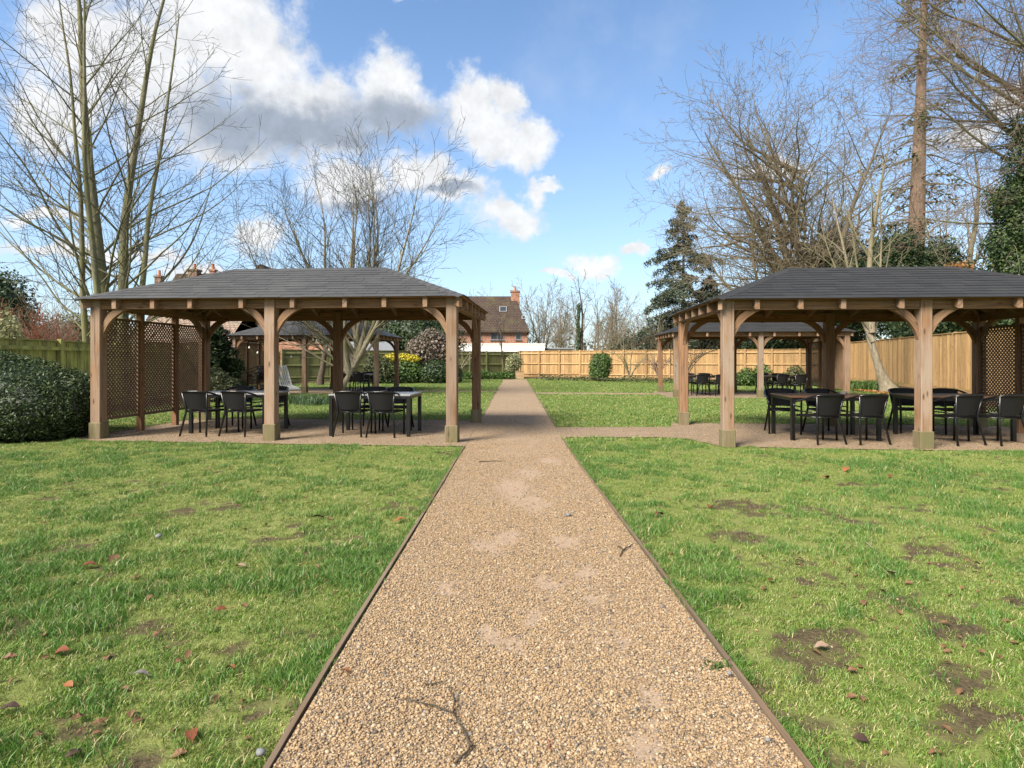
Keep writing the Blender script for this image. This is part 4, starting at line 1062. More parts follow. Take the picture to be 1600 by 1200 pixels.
fence('golden fence with posts and rails showing across the end of the garden', (0.6, 43.5), (19.3, 35.1), 2.02, M['fence_new'], False, bay=1.55, bw=0.14, wv=0.05)
fence('tall golden plain-boarded fence running along the side beyond the dark-roofed gazebo', (20.1, 35.6), (14.0, 11.9), 2.22, M['fence_new'], True, bay=2.4, bw=0.15, z=0.13, wv=0.04)

def bed(poly, h=0.06):
    """a low mound of soil: outline at lawn level, raised inside"""
    c = np.mean(np.array(poly), 0); bm = bmesh.new()
    rings = []
    for k, z in ((1.0, -0.045), (0.93, h * .7), (0.75, h), (0.4, h * 1.1)):
        rings.append([bm.verts.new((c[0] + (x - c[0]) * k, c[1] + (y - c[1]) * k, z * (1 + .3 * random.uniform(-1, 1)))) for x, y in poly])
    n = len(poly)
    for a, b in zip(rings[:-1], rings[1:]):
        for i in range(n): bm.faces.new((a[i], a[(i + 1) % n], b[(i + 1) % n], b[i]))
    bm.faces.new(rings[-1]); bmesh.ops.recalc_face_normals(bm, faces=bm.faces)
    me = bpy.data.meshes.new('flower_bed'); bm.to_mesh(me); bm.free(); me.materials.append(M['soil'])
    tag(link('flower_bed', me), kind='structure')
def strip(p0, p1, w0, w1, h=0.06, n=14):
    a, b = np.array(p0), np.array(p1); d = b - a; nr = np.array([d[1], -d[0]]) / np.hypot(*d)
    me_v = []; F = []
    for i in range(n + 1):
        p = a + d * i / n; w = w0 + (w1 - w0) * i / n + random.uniform(-.25, .25)
        for k, z in ((0.02, h * 1.2), (0.4, h * 1.3), (0.85, h), (1.0, -0.06)): q = p + nr * w * k; me_v.append((q[0], q[1], z))
    for i in range(n):
        for k in range(3): j = i * 4 + k; F.append((j, j + 4, j + 5, j + 1))
    me = mesh_np('flower_bed', me_v, [np.array(F)], M['soil'], True); tag(link('flower_bed', me), kind='structure')
strip((-13.2, 33.3), (0.5, 43.3), 1.5, 1.5); strip((0.7, 43.3), (19.2, 34.9), 1.7, 1.4); strip((20.0, 35.4), (14.0, 12.0), 2.0, 1.5, 0.13, 20)
strip((-9.95, 4.6), (-13.25, 33.0), 0.9, 0.9)
# planter box at the end of the path
b = empty('planter_box', (X_at(812, 40.3), 40.3, 0)); tag(b, 'small wooden planter box standing at the far end of the gravel path', 'planter')
for i in range(4):
    MB().box((0, -0.27, 0.07 + i * .135), (0.58, 0.03, 0.13)).build('plank', M['box_wood'], b, axis=(1, 0, 0)); MB().box((0, 0.27, 0.07 + i * .135), (0.58, 0.03, 0.13)).build('plank', M['box_wood'], b, axis=(1, 0, 0))
    for s in (-1, 1): MB().box((s * 0.275, 0, 0.07 + i * .135), (0.03, 0.508, 0.13)).build('plank', M['box_wood'], b, axis=(0, 1, 0))
MB().box((0, 0, 0.545), (0.64, 0.62, 0.03)).build('lid', M['box_wood'], b, axis=(1, 0, 0))

# ================================================================== BUILDINGS
def uv_box_walls(m, name, mat, parent): return m.build(name, mat, parent, axis=(0, 0, 1))
def wall_mesh(name, V, F, mat, parent, up=(0, 0, 1)):
    """UV: u along the wall or eave, v up it, in metres"""
    me = bpy.data.meshes.new(name); me.from_pydata(V, [], F)
    bm = bmesh.new(); bm.from_mesh(me); bmesh.ops.recalc_face_normals(bm, faces=bm.faces); uvl = bm.loops.layers.uv.new('UVMap')
    for f in bm.faces:
        n = f.normal; v = Vector((0, 0, 1)) - n * n.z
        if v.length < 0.05: v = Vector((0, 1, 0))
        v.normalize(); u = v.cross(n).normalized()
        for l in f.loops: l[uvl].uv = (l.vert.co.dot(u), l.vert.co.dot(v))
    bm.to_mesh(me); bm.free(); me.materials.append(mat); return link(name, me, parent)
BOXF = [(0, 1, 2, 3), (7, 6, 5, 4), (0, 4, 5, 1), (1, 5, 6, 2), (2, 6, 7, 3), (3, 7, 4, 0)]
def bx8(x0, x1, y0, y1, z0, z1): return [(x0, y0, z0), (x1, y0, z0), (x1, y1, z0), (x0, y1, z0), (x0, y0, z1), (x1, y0, z1), (x1, y1, z1), (x0, y1, z1)]
def gable_house(r, x0, x1, y0, y1, ze, zr, wall, roof, ov=0.35, hip=0.0):
    ym = (y0 + y1) / 2
    V = bx8(x0, x1, y0, y1, 0, ze) + [(x0, ym, zr - .12), (x1 - hip, ym, zr - .12)]
    wall_mesh('wall', V, [(0, 1, 5, 4), (2, 3, 7, 6), (1, 2, 6, 9, 5), (3, 0, 4, 8, 7)], wall, r)
    k = (zr - ze) / (ym - y0); e0, e1, zz = y0 - ov, y1 + ov, ze - ov * k
    lo = [(x0 - .2, e0, zz), (x1 + .2, e0, zz), (x1 + .2 - hip, ym, zr), (x0 - .2, ym, zr), (x1 + .2, e1, zz), (x0 - .2, e1, zz)]
    hi = [(x, y, z + 0.14) for x, y, z in lo]
    F = [(6, 7, 8, 9), (9, 8, 10, 11), (3, 2, 1, 0), (5, 4, 2, 3), (0, 1, 7, 6), (4, 5, 11, 10), (1, 2, 8, 7), (2, 4, 10, 8), (7, 8, 10), (1, 4, 2), (3, 0, 6, 9), (5, 3, 9, 11)]
    return wall_mesh('roof', lo + hi, F, roof, r)
def window(r, x, y, z, w, h, bars=1):
    f = MB(); t = 0.05
    f.box((x, y, z - h / 2 + t / 2), (w, 0.08, t)); f.box((x, y, z + h / 2 - t / 2), (w, 0.08, t))
    for s in (-1, 1): f.box((x + s * (w / 2 - t / 2), y, z), (t, 0.08, h - 2 * t - .002))
    for i in range(bars): f.box((x - w / 2 + w * (i + 1) / (bars + 1), y, z), (0.05, 0.06, h - 2 * t - .002))
    fo = f.build('window', M['lead'], r)
    MB().box((x, y + 0.012, z), (w - 0.1, 0.02, h - 0.1)).build('pane', M['pane'], fo)
    MB().box((x, y - 0.03, z - h / 2 - 0.045), (w + 0.16, 0.16, 0.07)).build('sill', M['stone'], fo)
def chimney(roof, x, y, z0, z1, w=0.75, pots=1, mat='brick'):
    V = bx8(x - w / 2, x + w / 2, y - w / 2, y + w / 2, z0, z1); c = wall_mesh('chimney', V, BOXF, M[mat], roof)
    wall_mesh('chimney_cap', bx8(x - w / 2 - .07, x + w / 2 + .07, y - w / 2 - .07, y + w / 2 + .07, z1 + .002, z1 + 0.16), BOXF, M[mat], roof)
    for i in range(pots): MB().lathe([(0.0, 0), (0.14, 0), (0.11, 0.45), (0.13, 0.5), (0.1, 0.5), (0, 0.45)], 10, (x + (i - (pots - 1) / 2) * 0.34, y, z1 + 0.16)).build('chimney_pot', M['pot'], roof)
YH = 60.0; fx = lambda px, Y=YH: X_at(px, Y); fz = lambda py, Y=YH: CAM_H + (HORIZON - py) * Y / FPX
h = empty('brick_house', (0, 0, 0)); tag(h, 'red brick house with brown tiled roof and end chimney beyond the fence', 'house')
rf = gable_house(h, fx(664), fx(824), YH, YH + 6.4, 4.55, fz(465, YH + 3.2), M['brick'], M['roof_brown'], hip=1.45)
chimney(rf, fx(805, YH + 3.2), YH + 3.2, fz(490, YH + 3.2), fz(457, YH + 3.2), 0.95)
for px, w in ((700, 1.2), (744, 1.1), (777, 1.35), (810, 0.55)): window(h, fx(px), YH - 0.005, fz(523), w, 1.05, 1 if w > 1 else 0)
# roof window and a vent on the front slope
ym = YH + 3.2; zr = fz(465, ym); kk = (zr - 4.55) / 3.2
for px, py, w, hh, nm in ((786, 486, .8, .8, 'roof_window'), (818, 500, 0.4, 0.5, 'roof_window')):
    t = (fz(py, YH + 1.6) - 4.55) / kk; c = Vector((fx(px, YH + t), YH + t, 4.55 + t * kk + 0.2)); Mr = Matrix.Rotation(math.atan(kk), 3, 'X')
    f = MB().box(c, (w, hh, 0.12), Mr).build(nm, M['lead'], rf); MB().box(c + Mr @ Vector((0, 0, 0.062)), (w - .16, hh - .16, 0.02), Mr).build('pane', M['pane'], f)
o = empty('white_outbuilding', (0, 0, 0)); tag(o, 'low white rendered building with flat top in front of the brick house', 'outbuilding')
MB().box(((fx(718, 52) + fx(851, 52)) / 2, 53.5, 1.35), (fx(851, 52) - fx(718, 52), 3.0, 2.7)).build('wall', M['render_white'], o)
MB().box(((fx(718, 52) + fx(851, 52)) / 2, 53.5, 2.76), (fx(851, 52) - fx(718, 52) + .1, 3.1, 0.10)).build('roof', M['render_white'], o)
o = empty('flat_roofed_shed', (0, 0, 0)); tag(o, 'low grey flat-roofed shed beside the white outbuilding', 'shed')
MB().box(((fx(853, 53) + fx(895, 53)) / 2, 54.2, 1.15), (fx(895, 53) - fx(853, 53), 2.4, 2.3)).build('wall', M['grey_felt'], o)
MB().box(((fx(853, 53) + fx(895, 53)) / 2, 54.2, 2.38), (fx(895, 53) - fx(853, 53) + .3, 2.7, 0.14)).build('roof', M['lead'], o)
h2 = empty('brick_house', (0, 0, 0)); tag(h2, 'brick house whose chimneys rise over the hedge-side near gazebo roof', 'house')
rf2 = gable_house(h2, X_at(236, 48), X_at(566, 48), 48, 56, 4.9, fz(430, 52), M['brick'], M['roof_brown'])
chimney(rf2, X_at(304, 52), 52, 7.8, fz(424, 52), 0.8, 1, 'brick_dark'); chimney(rf2, X_at(333, 52), 52, 7.8, fz(424, 52), 0.42, 1); chimney(rf2, X_at(249, 52), 52, 7.6, fz(434, 52), 0.55, 1, 'brick_dark')
cx = X_at(398, 48); wall_mesh('dormer', [(cx - 1.9, 49, 7.6), (cx + 1.9, 49, 7.6), (cx, 49, fz(412, 49)), (cx - 1.9, 52, 7.6), (cx + 1.9, 52, 7.6), (cx, 52, fz(412, 49))], [(0, 1, 2), (5, 4, 3), (0, 2, 5, 3), (1, 4, 5, 2), (0, 3, 4, 1)], M['roof_brown'], rf2)
for px in (330, 405, 480, 540): window(h2, X_at(px, 48), 47.995, 3.6, 1.3, 1.2, 1); window(h2, X_at(px, 48), 47.995, 1.3, 1.3, 1.2, 1)
h3 = empty('pantiled_outbuilding', (0, 0, 0)); tag(h3, 'low outbuilding with weathered pantiled roof glimpsed behind the lattice gazebo', 'outbuilding')
gable_house(h3, X_at(215, 38), X_at(358, 38), 38, 43, 2.75, 4.7, M['brick_dark'], M['roof_pan'])
h4 = empty('garden_shed', (0, 0, 0)); tag(h4, 'shed with pale grey roof just over the green fence', 'shed')
gable_house(h4, X_at(534, 43), X_at(612, 43), 43, 45.5, 1.95, 2.6, M['fence_green'], M['grey_felt'], 0.2)

# ================================================================== TREES
def tube_mesh(name, polys, mat):
    """polys: list of (pts (n,3), radii (n,), sides) meshed together, grouped by shape"""
    groups = {}
    for p, r, k in polys: groups.setdefault((len(p), k), []).append((p, r))
    VV = []; FF = []; base = 0
    for (n, k), lst in groups.items():
        P = np.stack([a[0] for a in lst]); Rr = np.stack([a[1] for a in lst]); m = len(lst)
        T = np.gradient(P, axis=1); T /= np.linalg.norm(T, axis=2, keepdims=True) + 1e-9
        mean = P[:, -1] - P[:, 0]; mean /= np.linalg.norm(mean, axis=1, keepdims=True) + 1e-9
        ref = np.where(np.abs(mean[:, 2:3]) > 0.75, np.array([[1.0, 0, 0]]), np.array([[0, 0, 1.0]]))[:, None, :]
        U = np.cross(T, np.broadcast_to(ref, T.shape)); U /= np.linalg.norm(U, axis=2, keepdims=True) + 1e-9
        W = np.cross(T, U); a = np.arange(k) * 2 * np.pi / k
        V = P[:, :, None, :] + (U[:, :, None, :] * np.cos(a)[None, None, :, None] + W[:, :, None, :] * np.sin(a)[None, None, :, None]) * Rr[:, :, None, None]
        VV.append(V.reshape(-1, 3))
        i, j = np.meshgrid(np.arange(n - 1), np.arange(k), indexing='ij'); j2 = (j + 1) % k
        f = np.stack([i * k + j, i * k + j2, (i + 1) * k + j2, (i + 1) * k + j], -1).reshape(-1, 4)
        FF.append((f[None] + (np.arange(m) * n * k)[:, None, None]).reshape(-1, 4) + base); base += m * n * k
    return mesh_np(name, np.concatenate(VV), [np.concatenate(FF)], mat, True)
class Tree:
    """recursive bare tree; every level: (number of children per metre or count, child length ratio, angle, wander, upward pull)"""
    def __init__(s, seed, levels, rmin=0.004, sides=(9, 7, 5, 4, 3, 3), tip=0.35): s.r = np.random.default_rng(seed); s.lv = levels; s.out = [[] for _ in range(7)]; s.rmin = rmin; s.sides = sides; s.tip = tip
    def branch(s, p, d, L, r, lvl, t_start=None, limit=None):
        g = s.r; spec = s.lv[min(lvl, len(s.lv) - 1)]
        seg = spec.get('seg', 0.35); n = int(min(max(3, round(L / seg)), spec.get('maxn', 24))); st = L / n
        P = np.zeros((n + 1, 3)); P[0] = p; D = np.zeros((n + 1, 3)); d = np.asarray(d, float) / np.linalg.norm(d); D[0] = d
        w, up = spec.get('wander', .12), spec.get('up', .05)
        for i in range(n):
            d = d + g.normal(0, w, 3) * math.sqrt(st / 0.35) + np.array([0, 0, up]) * st / 0.35; d /= np.linalg.norm(d); D[i + 1] = d; P[i + 1] = P[i] + d * st
        rad = np.maximum(r * (1 - (1 - s.tip) * np.linspace(0, 1, n + 1) ** spec.get('tp', 1.0)), s.rmin)
        if spec.get('flare') and lvl == 0: rad[0] *= spec['flare']; rad[1] *= 1 + (spec['flare'] - 1) * 0.25
        s.out[lvl].append((P, rad, s.sides[lvl]))
        if lvl + 1 >= len(s.lv): return P, D
        cs = s.lv[lvl + 1]; m = cs.get('n', None); m = int(m if m is not None else g.poisson(cs['per'] * L)) if True else 0
        m = max(m, cs.get('min', 0)); ph = g.uniform(0, 6.28); t0 = t_start if t_start is not None else cs.get('t0', 0.25)
        for k in range(m):
            t = t0 + (1 - t0) * ((k + g.random()) / m) ** cs.get('tpow', 1.0); q = t * n; i = min(int(q), n - 1); fq = q - i
            pp = P[i] * (1 - fq) + P[i + 1] * fq; dd = D[i]
            ph += 2.4 + g.normal(0, .5); a = R(g.normal(cs.get('ang', 45), cs.get('angv', 9)))
            ax = np.cross(dd, [0, 0, 1.0]); 
            if np.linalg.norm(ax) < .1: ax = np.array([1.0, 0, 0])
            ax /= np.linalg.norm(ax); bx = np.cross(dd, ax); side = ax * math.cos(ph) + bx * math.sin(ph)
            if cs.get('flat'): side[2] *= cs['flat']; side /= np.linalg.norm(side) + 1e-9
            cd_ = dd * math.cos(a) + side * math.sin(a)
            cl = L * cs.get('ratio', .5) * (1 - cs.get('fall', .5) * t) * g.uniform(.65, 1.2)
            if cs.get('len'): cl = cs['len'] * g.uniform(.5, 1.3)
            rr = (rad[i] * (1 - fq) + rad[i + 1] * fq) * cs.get('rr', .55) * g.uniform(.8, 1.1)
            s.branch(pp, cd_, cl, max(rr, s.rmin), lvl + 1)
        if spec.get('fork') and lvl + 1 < len(s.lv):          # the tip carries on as two or three
            for k in range(spec['fork']):
                side = g.normal(0, 1, 3); cd_ = D[-1] + side * 0.35
                s.branch(P[-1], cd_, L * cs.get('ratio', .5) * g.uniform(.7, 1.1), max(rad[-1] * 0.9, s.rmin), lvl + 1)
        return P, D
def tree_obj(T, name, label, cat, mt, mb, mtw, loc, group=None, split=(1, 2), rz=0.0):
    """trunk = levels below split[0], branches up to split[1], twigs = the rest"""
    r = empty(name, loc, rz); tag(r, label, cat, group)
    for nm, a, b_, m in (('trunk', 0, split[0], mt), ('branches', split[0], split[1], mb), ('twigs', split[1], 7, mtw)):
        pl = [q for lv in T.out[a:b_] for q in lv]
        if pl:
            o = link(nm, tube_mesh(nm, pl, M[m]), r)
            if nm == 'twigs': tag(o, kind='stuff')
    return r

# big many-stemmed tree beyond the hedge-side gazebo
T = Tree(3, [dict(wander=.017, up=.02, seg=.5, maxn=30, flare=1.35),
             dict(per=1.9, t0=.12, ratio=.42, fall=.62, ang=50, angv=10, rr=.27, wander=.06, up=.045, seg=.32),
             dict(per=2.1, t0=.2, ratio=.38, fall=.45, ang=42, rr=.42, wander=.09, up=.05, seg=.25),
             dict(per=2.8, t0=.2, len=.34, ang=42, rr=.6, wander=.12, up=.03, seg=.14)], rmin=.0042, tip=.14)
bx_, by_ = 0.0, 0.0
for dx, dy, lx, ly, L, r in ((-0.62, 0, -.075, .0, 12.5, .1), (-0.12, .05, -.03, .05, 14.5, .21), (0.2, 0.1, .02, .03, 14, .17), (0.05, -.1, .0, -.1, 13, .11), (0.62, -.05, .055, 0, 12, .105), (-.3, .3, -.12, .1, 11, .1)):
    T.branch((dx, dy, -.05), (lx, ly, 1), L, r, 0)
# ascending outer limbs low down
for a, z, L, r in ((195, 2.3, 5.0, .05), (170, 3.0, 5.6, .055), (150, 3.7, 5.2, .05), (215, 4.3, 5.4, .05), (10, 2.7, 4.6, .05), (-15, 3.6, 5, .055), (20, 4.6, 4.6, .05), (-30, 5.6, 4.4, .045), (180, 5.4, 4.6, .05), (205, 6.6, 4.2, .045), (0, 6.6, 4, .045), (160, 1.9, 4, .04), (188, 7.6, 3.8, .045), (5, 8.2, 3.4, .04)):
    T.branch((0.5 * math.cos(R(a)), 0, z), (math.cos(R(a)), math.sin(R(a)), .55), L, r * .62, 1)
tree_obj(T, 'bare_tree', 'tall bare many-stemmed tree with green-grey trunks behind the lattice end of the hedge-side gazebo', 'tree', 'bark_green', 'bark_green', 'twig_dark', (X_at(176, 17), 17, 0), split=(1, 2))

# leaning garden tree between the two gazebos
T = Tree(12, [dict(wander=.03, up=.0, seg=.3, flare=1.5, maxn=8),
              dict(n=0, wander=.055, up=.035, seg=.35),
              dict(per=1.9, t0=.12, ratio=.44, fall=.45, ang=38, angv=11, rr=.5, wander=.1, up=.05, seg=.28),
              dict(per=3.6, t0=.12, ratio=.46, fall=.4, ang=36, rr=.55, wander=.12, up=.09, seg=.22),
              dict(per=3.0, t0=.15, len=.42, ang=36, rr=.65, wander=.14, up=.06, seg=.14)], rmin=.0045, tip=.07)
P, D = T.branch((-.35, 0, -.05), (.55, .0, 1), 1.6, .17, 0)
e = P[-1]; m_ = P[-3]
g = np.random.default_rng(2)
for k in range(13):
    a = R(-57 + 92 * k / 12 + g.uniform(-4, 4)); p = (e, m_, P[-2])[k % 3]; b_ = g.uniform(-.35, .35)
    T.branch(p, (math.sin(a), b_, math.cos(a)), (6.9 + .9 * math.cos(a * 2)) * g.uniform(.88, 1.05), g.uniform(.07, .105), 1)
for a, L in ((-68, 4.6), (44, 4.8)): T.branch(m_, (math.sin(R(a)), g.uniform(-.3, .3), math.cos(R(a))), L, .055, 1)
tree_obj(T, 'bare_tree', 'leaning bare tree with pale forked trunk between the hedge-side gazebo and string lights', 'tree', 'bark_pale', 'bark_green', 'twig_dark', (X_at(540, 21.5), 21.5, 0), split=(2, 3))

# thin dark-trunked tree by the string lights
def small_tree(seed, H, r, spread=1.0, lv3=True, rmin=.006, per=1.0):
    T = Tree(seed, [dict(wander=.05, up=.03, seg=.5, flare=1.3),
                    dict(per=2.0 * per, t0=.28, ratio=.48 * spread, fall=.55, ang=42, rr=.55, wander=.09, up=.07, seg=.35),
                    dict(per=2.6 * per, t0=.2, ratio=.42, fall=.4, ang=40, rr=.55, wander=.11, up=.06, seg=.28)] +
                   ([dict(per=3.0 * per, t0=.2, ratio=.45, fall=.4, ang=38, rr=.6, wander=.12, up=.04, seg=.2)] if lv3 else []), rmin=rmin, tip=.18)
    T.branch((0, 0, -.05), (.04, 0, 1), H, r, 0); return T
tree_obj(small_tree(21, 5.6, .17, .9), 'bare_tree', 'slender bare tree with dark lower trunk against the green fence by the string lights', 'tree', 'bark_dark', 'bark_pale', 'twig_dark', (X_at(500, 30.5), 30.5, 0))

# bare trees beyond the far fence
def vase_tree(seed, H, stems, rmin, r0=.13, lean=.22, per=1.0):
    T = Tree(seed, [dict(wander=.05, up=.03, seg=.7, flare=1.2),
                    dict(per=1.7 * per, t0=.22, ratio=.42, fall=.5, ang=38, rr=.5, wander=.08, up=.06, seg=.45),
                    dict(per=2.2 * per, t0=.15, ratio=.42, fall=.4, ang=36, rr=.55, wander=.1, up=.05, seg=.35),
                    dict(per=2.6 * per, t0=.15, ratio=.5, fall=.4, ang=36, rr=.6, wander=.12, up=.03, seg=.3)], rmin=rmin, tip=.09)
    g = np.random.default_rng(seed)
    for i in range(stems):
        a = i * 6.28 / stems + g.uniform(-.5, .5); l = lean * g.uniform(.3, 1.2) if stems > 1 else .05
        T.branch((.25 * math.cos(a) * (stems > 1), .25 * math.sin(a) * (stems > 1), -.05), (l * math.cos(a), l * math.sin(a), 1), H * g.uniform(.8, 1), r0 * g.uniform(.7, 1.1), 0)
    return T
BG = 'bare trees beyond the end fence'
vt = [vase_tree(31, 9.5, 4, .0105, per=1.25), vase_tree(32, 8.5, 6, .0105, .12, .4, 1.15), vase_tree(33, 9, 2, .0105, .17, .12, 1.5)]
vprot = []
for px, Y, kind, sc, rz, lb in ((766, 76, 1, 1.25, 0.3, 'bare tree rising behind the chimney of the brick house'), (846, 62, 0, 1.0, 1.0, 'bare tree over the flat grey shed, just right of the chimney'),
                               (868, 70, 2, 1.0, 2.0, 'thin single-trunked bare tree behind the flat grey shed'), (930, 60, 1, 1.08, 0.0, 'broad many-stemmed bare tree beyond the golden fence'),
                               (958, 64, 0, 1.0, 2.6, 'bare tree behind the round laurel bush at the golden fence'), (1000, 56, 1, .78, 4.0, 'low bushy bare tree left of the blue-green conifer'),
                               (1112, 52, 2, 0.92, 0.5, 'bare tree immediately right of the blue-green conifer'), (1160, 58, 1, 1.15, 1.4, 'pale bare tree above the far golden-fence gazebo'), (885, 82, 1, 1.0, 5.0, 'most distant bare tree, between shed and ivy-clad trunk'),
                               (735, 88, 0, 1.0, 3.0, 'distant bare tree behind the ridge of the brick house'),
 (945, 50, 1, .62, 1.9, 'low twiggy bare tree just over the golden fence, left of the laurel bush'), (975, 47, 1, .6, 3.3, 'low twiggy bare tree just over the golden fence, right of the laurel bush'), (1018, 47.5, 1, .74, 5.4, 'mid-height twiggy bare tree at the left foot of the blue-green conifer'), (1045, 44, 1, .66, 2.2, 'low twiggy bare tree in front of the blue-green conifer'), (1140, 47, 1, .82, .9, 'twiggy bare tree over the far golden-fence gazebo roof'), (820, 66, 1, .9, 4.4, 'bare tree directly right of the brick house chimney')):
    first = kind not in vprot
    if first:
        o = tree_obj(vt[kind], 'bare_tree', lb, 'tree', 'bark_grey', 'twig_brown', 'twig_brown', (X_at(px, Y), Y, 0), BG, rz=rz); vprot.append(kind)
        if 'vobj' not in globals(): vobj = {}
        vobj[kind] = o
    else:
        o = copy_tree(vobj[kind]); o.location = (X_at(px, Y), Y, 0); o.rotation_euler = (0, 0, rz); tag(o, lb, 'tree', BG)
    o.scale = (sc,) * 3

# ivy-clad trunk beyond the golden fence
def quads(C, N, size, aspect, g, spin=None):
    """rhombic leaves at C facing N"""
    n = len(C); N = N / (np.linalg.norm(N, axis=1, keepdims=True) + 1e-9)
    ref = g.normal(0, 1, (n, 3)) if spin is None else spin
    U = np.cross(N, ref); U /= np.linalg.norm(U, axis=1, keepdims=True) + 1e-9; W = np.cross(N, U)
    s = (size * g.uniform(.65, 1.35, n))[:, None]; f = g.uniform(.1, .35, n)[:, None]
    a = C - W * s * .5; b = C + U * s * .5 * aspect + N * s * f * .4; c = C + W * s * .5; d = C - U * s * .5 * aspect + N * s * f * .4
    V = np.stack([a, b, c, d], 1).reshape(-1, 3); F = np.arange(4 * n).reshape(n, 4)
    return V, F
def leaf_cloud(blobs, n, size, g, aspect=.6, shell=.3, lump=.16, lumpf=2.4, bias=.9, zmin=0.0, droop=0.0):
    """blobs: (x,y,z,rx,ry,rz); leaves in the outer shell, lumpy"""
    w = np.array([(b[3] * b[4] + b[4] * b[5] + b[3] * b[5]) for b in blobs]); k = g.choice(len(blobs), n, p=w / w.sum()); B = np.array(blobs)[k]
    d = g.normal(0, 1, (n, 3)); d /= np.linalg.norm(d, axis=1, keepdims=True)
    q = d * lumpf + B[:, :3] * 1.7
    lm = 1 + lump * 2 * (fbm(q[:, 0] * 1.3 + q[:, 2], q[:, 1] * 1.3 - q[:, 2] * .7, 4) - .5) * 2
    rad = lm * (1 - shell * g.random(n) ** 1.6)
    C = B[:, :3] + d * B[:, 3:] * rad[:, None]; N = d / B[:, 3:] + 0
    N /= np.linalg.norm(N, axis=1, keepdims=True); N = N * bias + g.normal(0, .6, (n, 3)); N[:, 2] += .25 - droop
    ok = C[:, 2] > zmin; return quads(C[ok], N[ok], size, aspect, g)
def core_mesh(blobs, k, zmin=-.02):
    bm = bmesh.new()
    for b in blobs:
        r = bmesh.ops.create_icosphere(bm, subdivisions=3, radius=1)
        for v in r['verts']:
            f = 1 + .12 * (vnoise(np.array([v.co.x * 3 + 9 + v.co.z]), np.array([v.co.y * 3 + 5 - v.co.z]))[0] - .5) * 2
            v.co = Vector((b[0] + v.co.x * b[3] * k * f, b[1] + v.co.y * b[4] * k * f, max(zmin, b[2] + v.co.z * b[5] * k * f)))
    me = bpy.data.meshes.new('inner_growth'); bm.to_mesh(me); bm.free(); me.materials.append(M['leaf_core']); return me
def shrub(name, label, cat, loc, blobs, n, size, mat, seed, aspect=.6, core=.72, shell=.35, lump=.16, group=None, stems=None, rz=0.0, bias=.9, lumpf=2.4):
    g = np.random.default_rng(seed); r = empty(name, loc, rz); tag(r, label, cat, group)
    V, F = leaf_cloud(blobs, n, size, g, aspect, shell, lump, bias=bias, lumpf=lumpf)
    tag(link('foliage', mesh_np('foliage', V, [F], M[mat]), r), kind='stuff')
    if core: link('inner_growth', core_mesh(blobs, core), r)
    if stems:
        pl = []
        for i in range(stems):
            b = blobs[i % len(blobs)]; e = np.array([b[0] + g.normal(0, b[3] * .3), b[1] + g.normal(0, b[4] * .3), b[2] + b[5] * .3])
            t = np.linspace(0, 1, 6)[:, None]; p0 = np.array([b[0] * .3, b[1] * .3, -.05]); P = p0 + (e - p0) * t + np.array([0, 0, .15]) * np.sin(t * 3.14); pl.append((P, np.linspace(.03, .01, 6), 5))
        link('stems', tube_mesh('stems', pl, M['bark_dark']), r)
    return r

# rounded yew hedge left of the near gazebo
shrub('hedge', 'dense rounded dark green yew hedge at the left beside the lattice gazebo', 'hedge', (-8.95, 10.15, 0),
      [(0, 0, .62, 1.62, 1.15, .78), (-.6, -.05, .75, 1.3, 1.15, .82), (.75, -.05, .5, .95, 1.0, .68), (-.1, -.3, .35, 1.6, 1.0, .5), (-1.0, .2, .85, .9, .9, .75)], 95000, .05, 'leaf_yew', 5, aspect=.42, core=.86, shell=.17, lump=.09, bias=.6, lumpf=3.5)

# blue-green conifer, far right of centre
def conifer(name, label, loc, H, base_r, seed, mat='leaf_conifer', bark='bark_dark', z0=1.0, dens=1.0, size=.34, droop=.35, pw=.9):
    g = np.random.default_rng(seed); r = empty(name, loc); tag(r, label, 'tree')
    t = np.linspace(0, 1, 14)[:, None]; P = np.array([0, 0, -.05]) + np.array([.15, 0, H]) * t; pl = [(P, np.linspace(H * .017, .02, 14), 8)]
    link('trunk', tube_mesh('trunk', pl, M[bark]), r)
    C = []; N = []; Sp = []; br = []
    z = z0
    while z < H * .985:
        f = (z - z0) / (H - z0); L0 = base_r * (1 - f) ** pw * (.8 + .25 * math.sin(z * 2.1)) + .25
        for k in range(int(3 + 1.5 * (1 - f))):
            a = g.uniform(0, 6.28); L = L0 * g.uniform(.35, 1.25); n = 8; s = np.linspace(0, 1, n)
            rise = g.uniform(.05, .3); Q = np.stack([np.cos(a) * L * s, np.sin(a) * L * s, z + L * (rise * s - droop * s ** 2.2)], 1)
            br.append((Q, np.linspace(.035 * (1 - f) + .012, .008, n), 4))
            m = int(L * 75 * dens) + 6; u = g.uniform(.12, 1, m) ** .75
            X = np.stack([np.interp(u, s, Q[:, i]) for i in range(3)], 1); lat = np.array([-math.sin(a), math.cos(a), 0]); w_ = g.normal(0, 1, m) * .16 * L * (1.1 - u)
            X += lat * w_[:, None] + np.array([0, 0, -1]) * (np.abs(g.normal(0, .2, m)) * size / .26)[:, None] + g.normal(0, .07 * size / .26, (m, 3))
            C.append(X); N.append(np.stack([g.normal(0, .7, m), g.normal(0, .7, m), np.ones(m) * .8], 1)); d = np.array([math.cos(a), math.sin(a), -.4])[None] + lat[None] * np.sign(w_)[:, None] * .7
            Sp.append(np.cross(N[-1], d))
        z += g.uniform(.16, .34) * (H / 12)
    link('branches', tube_mesh('branches', br, M[bark]), r)
    V, F = quads(np.concatenate(C), np.concatenate(N), size, .28, g, np.concatenate(Sp)); tag(link('foliage', mesh_np('foliage', V, [F], M[mat]), r), kind='stuff')
    return r
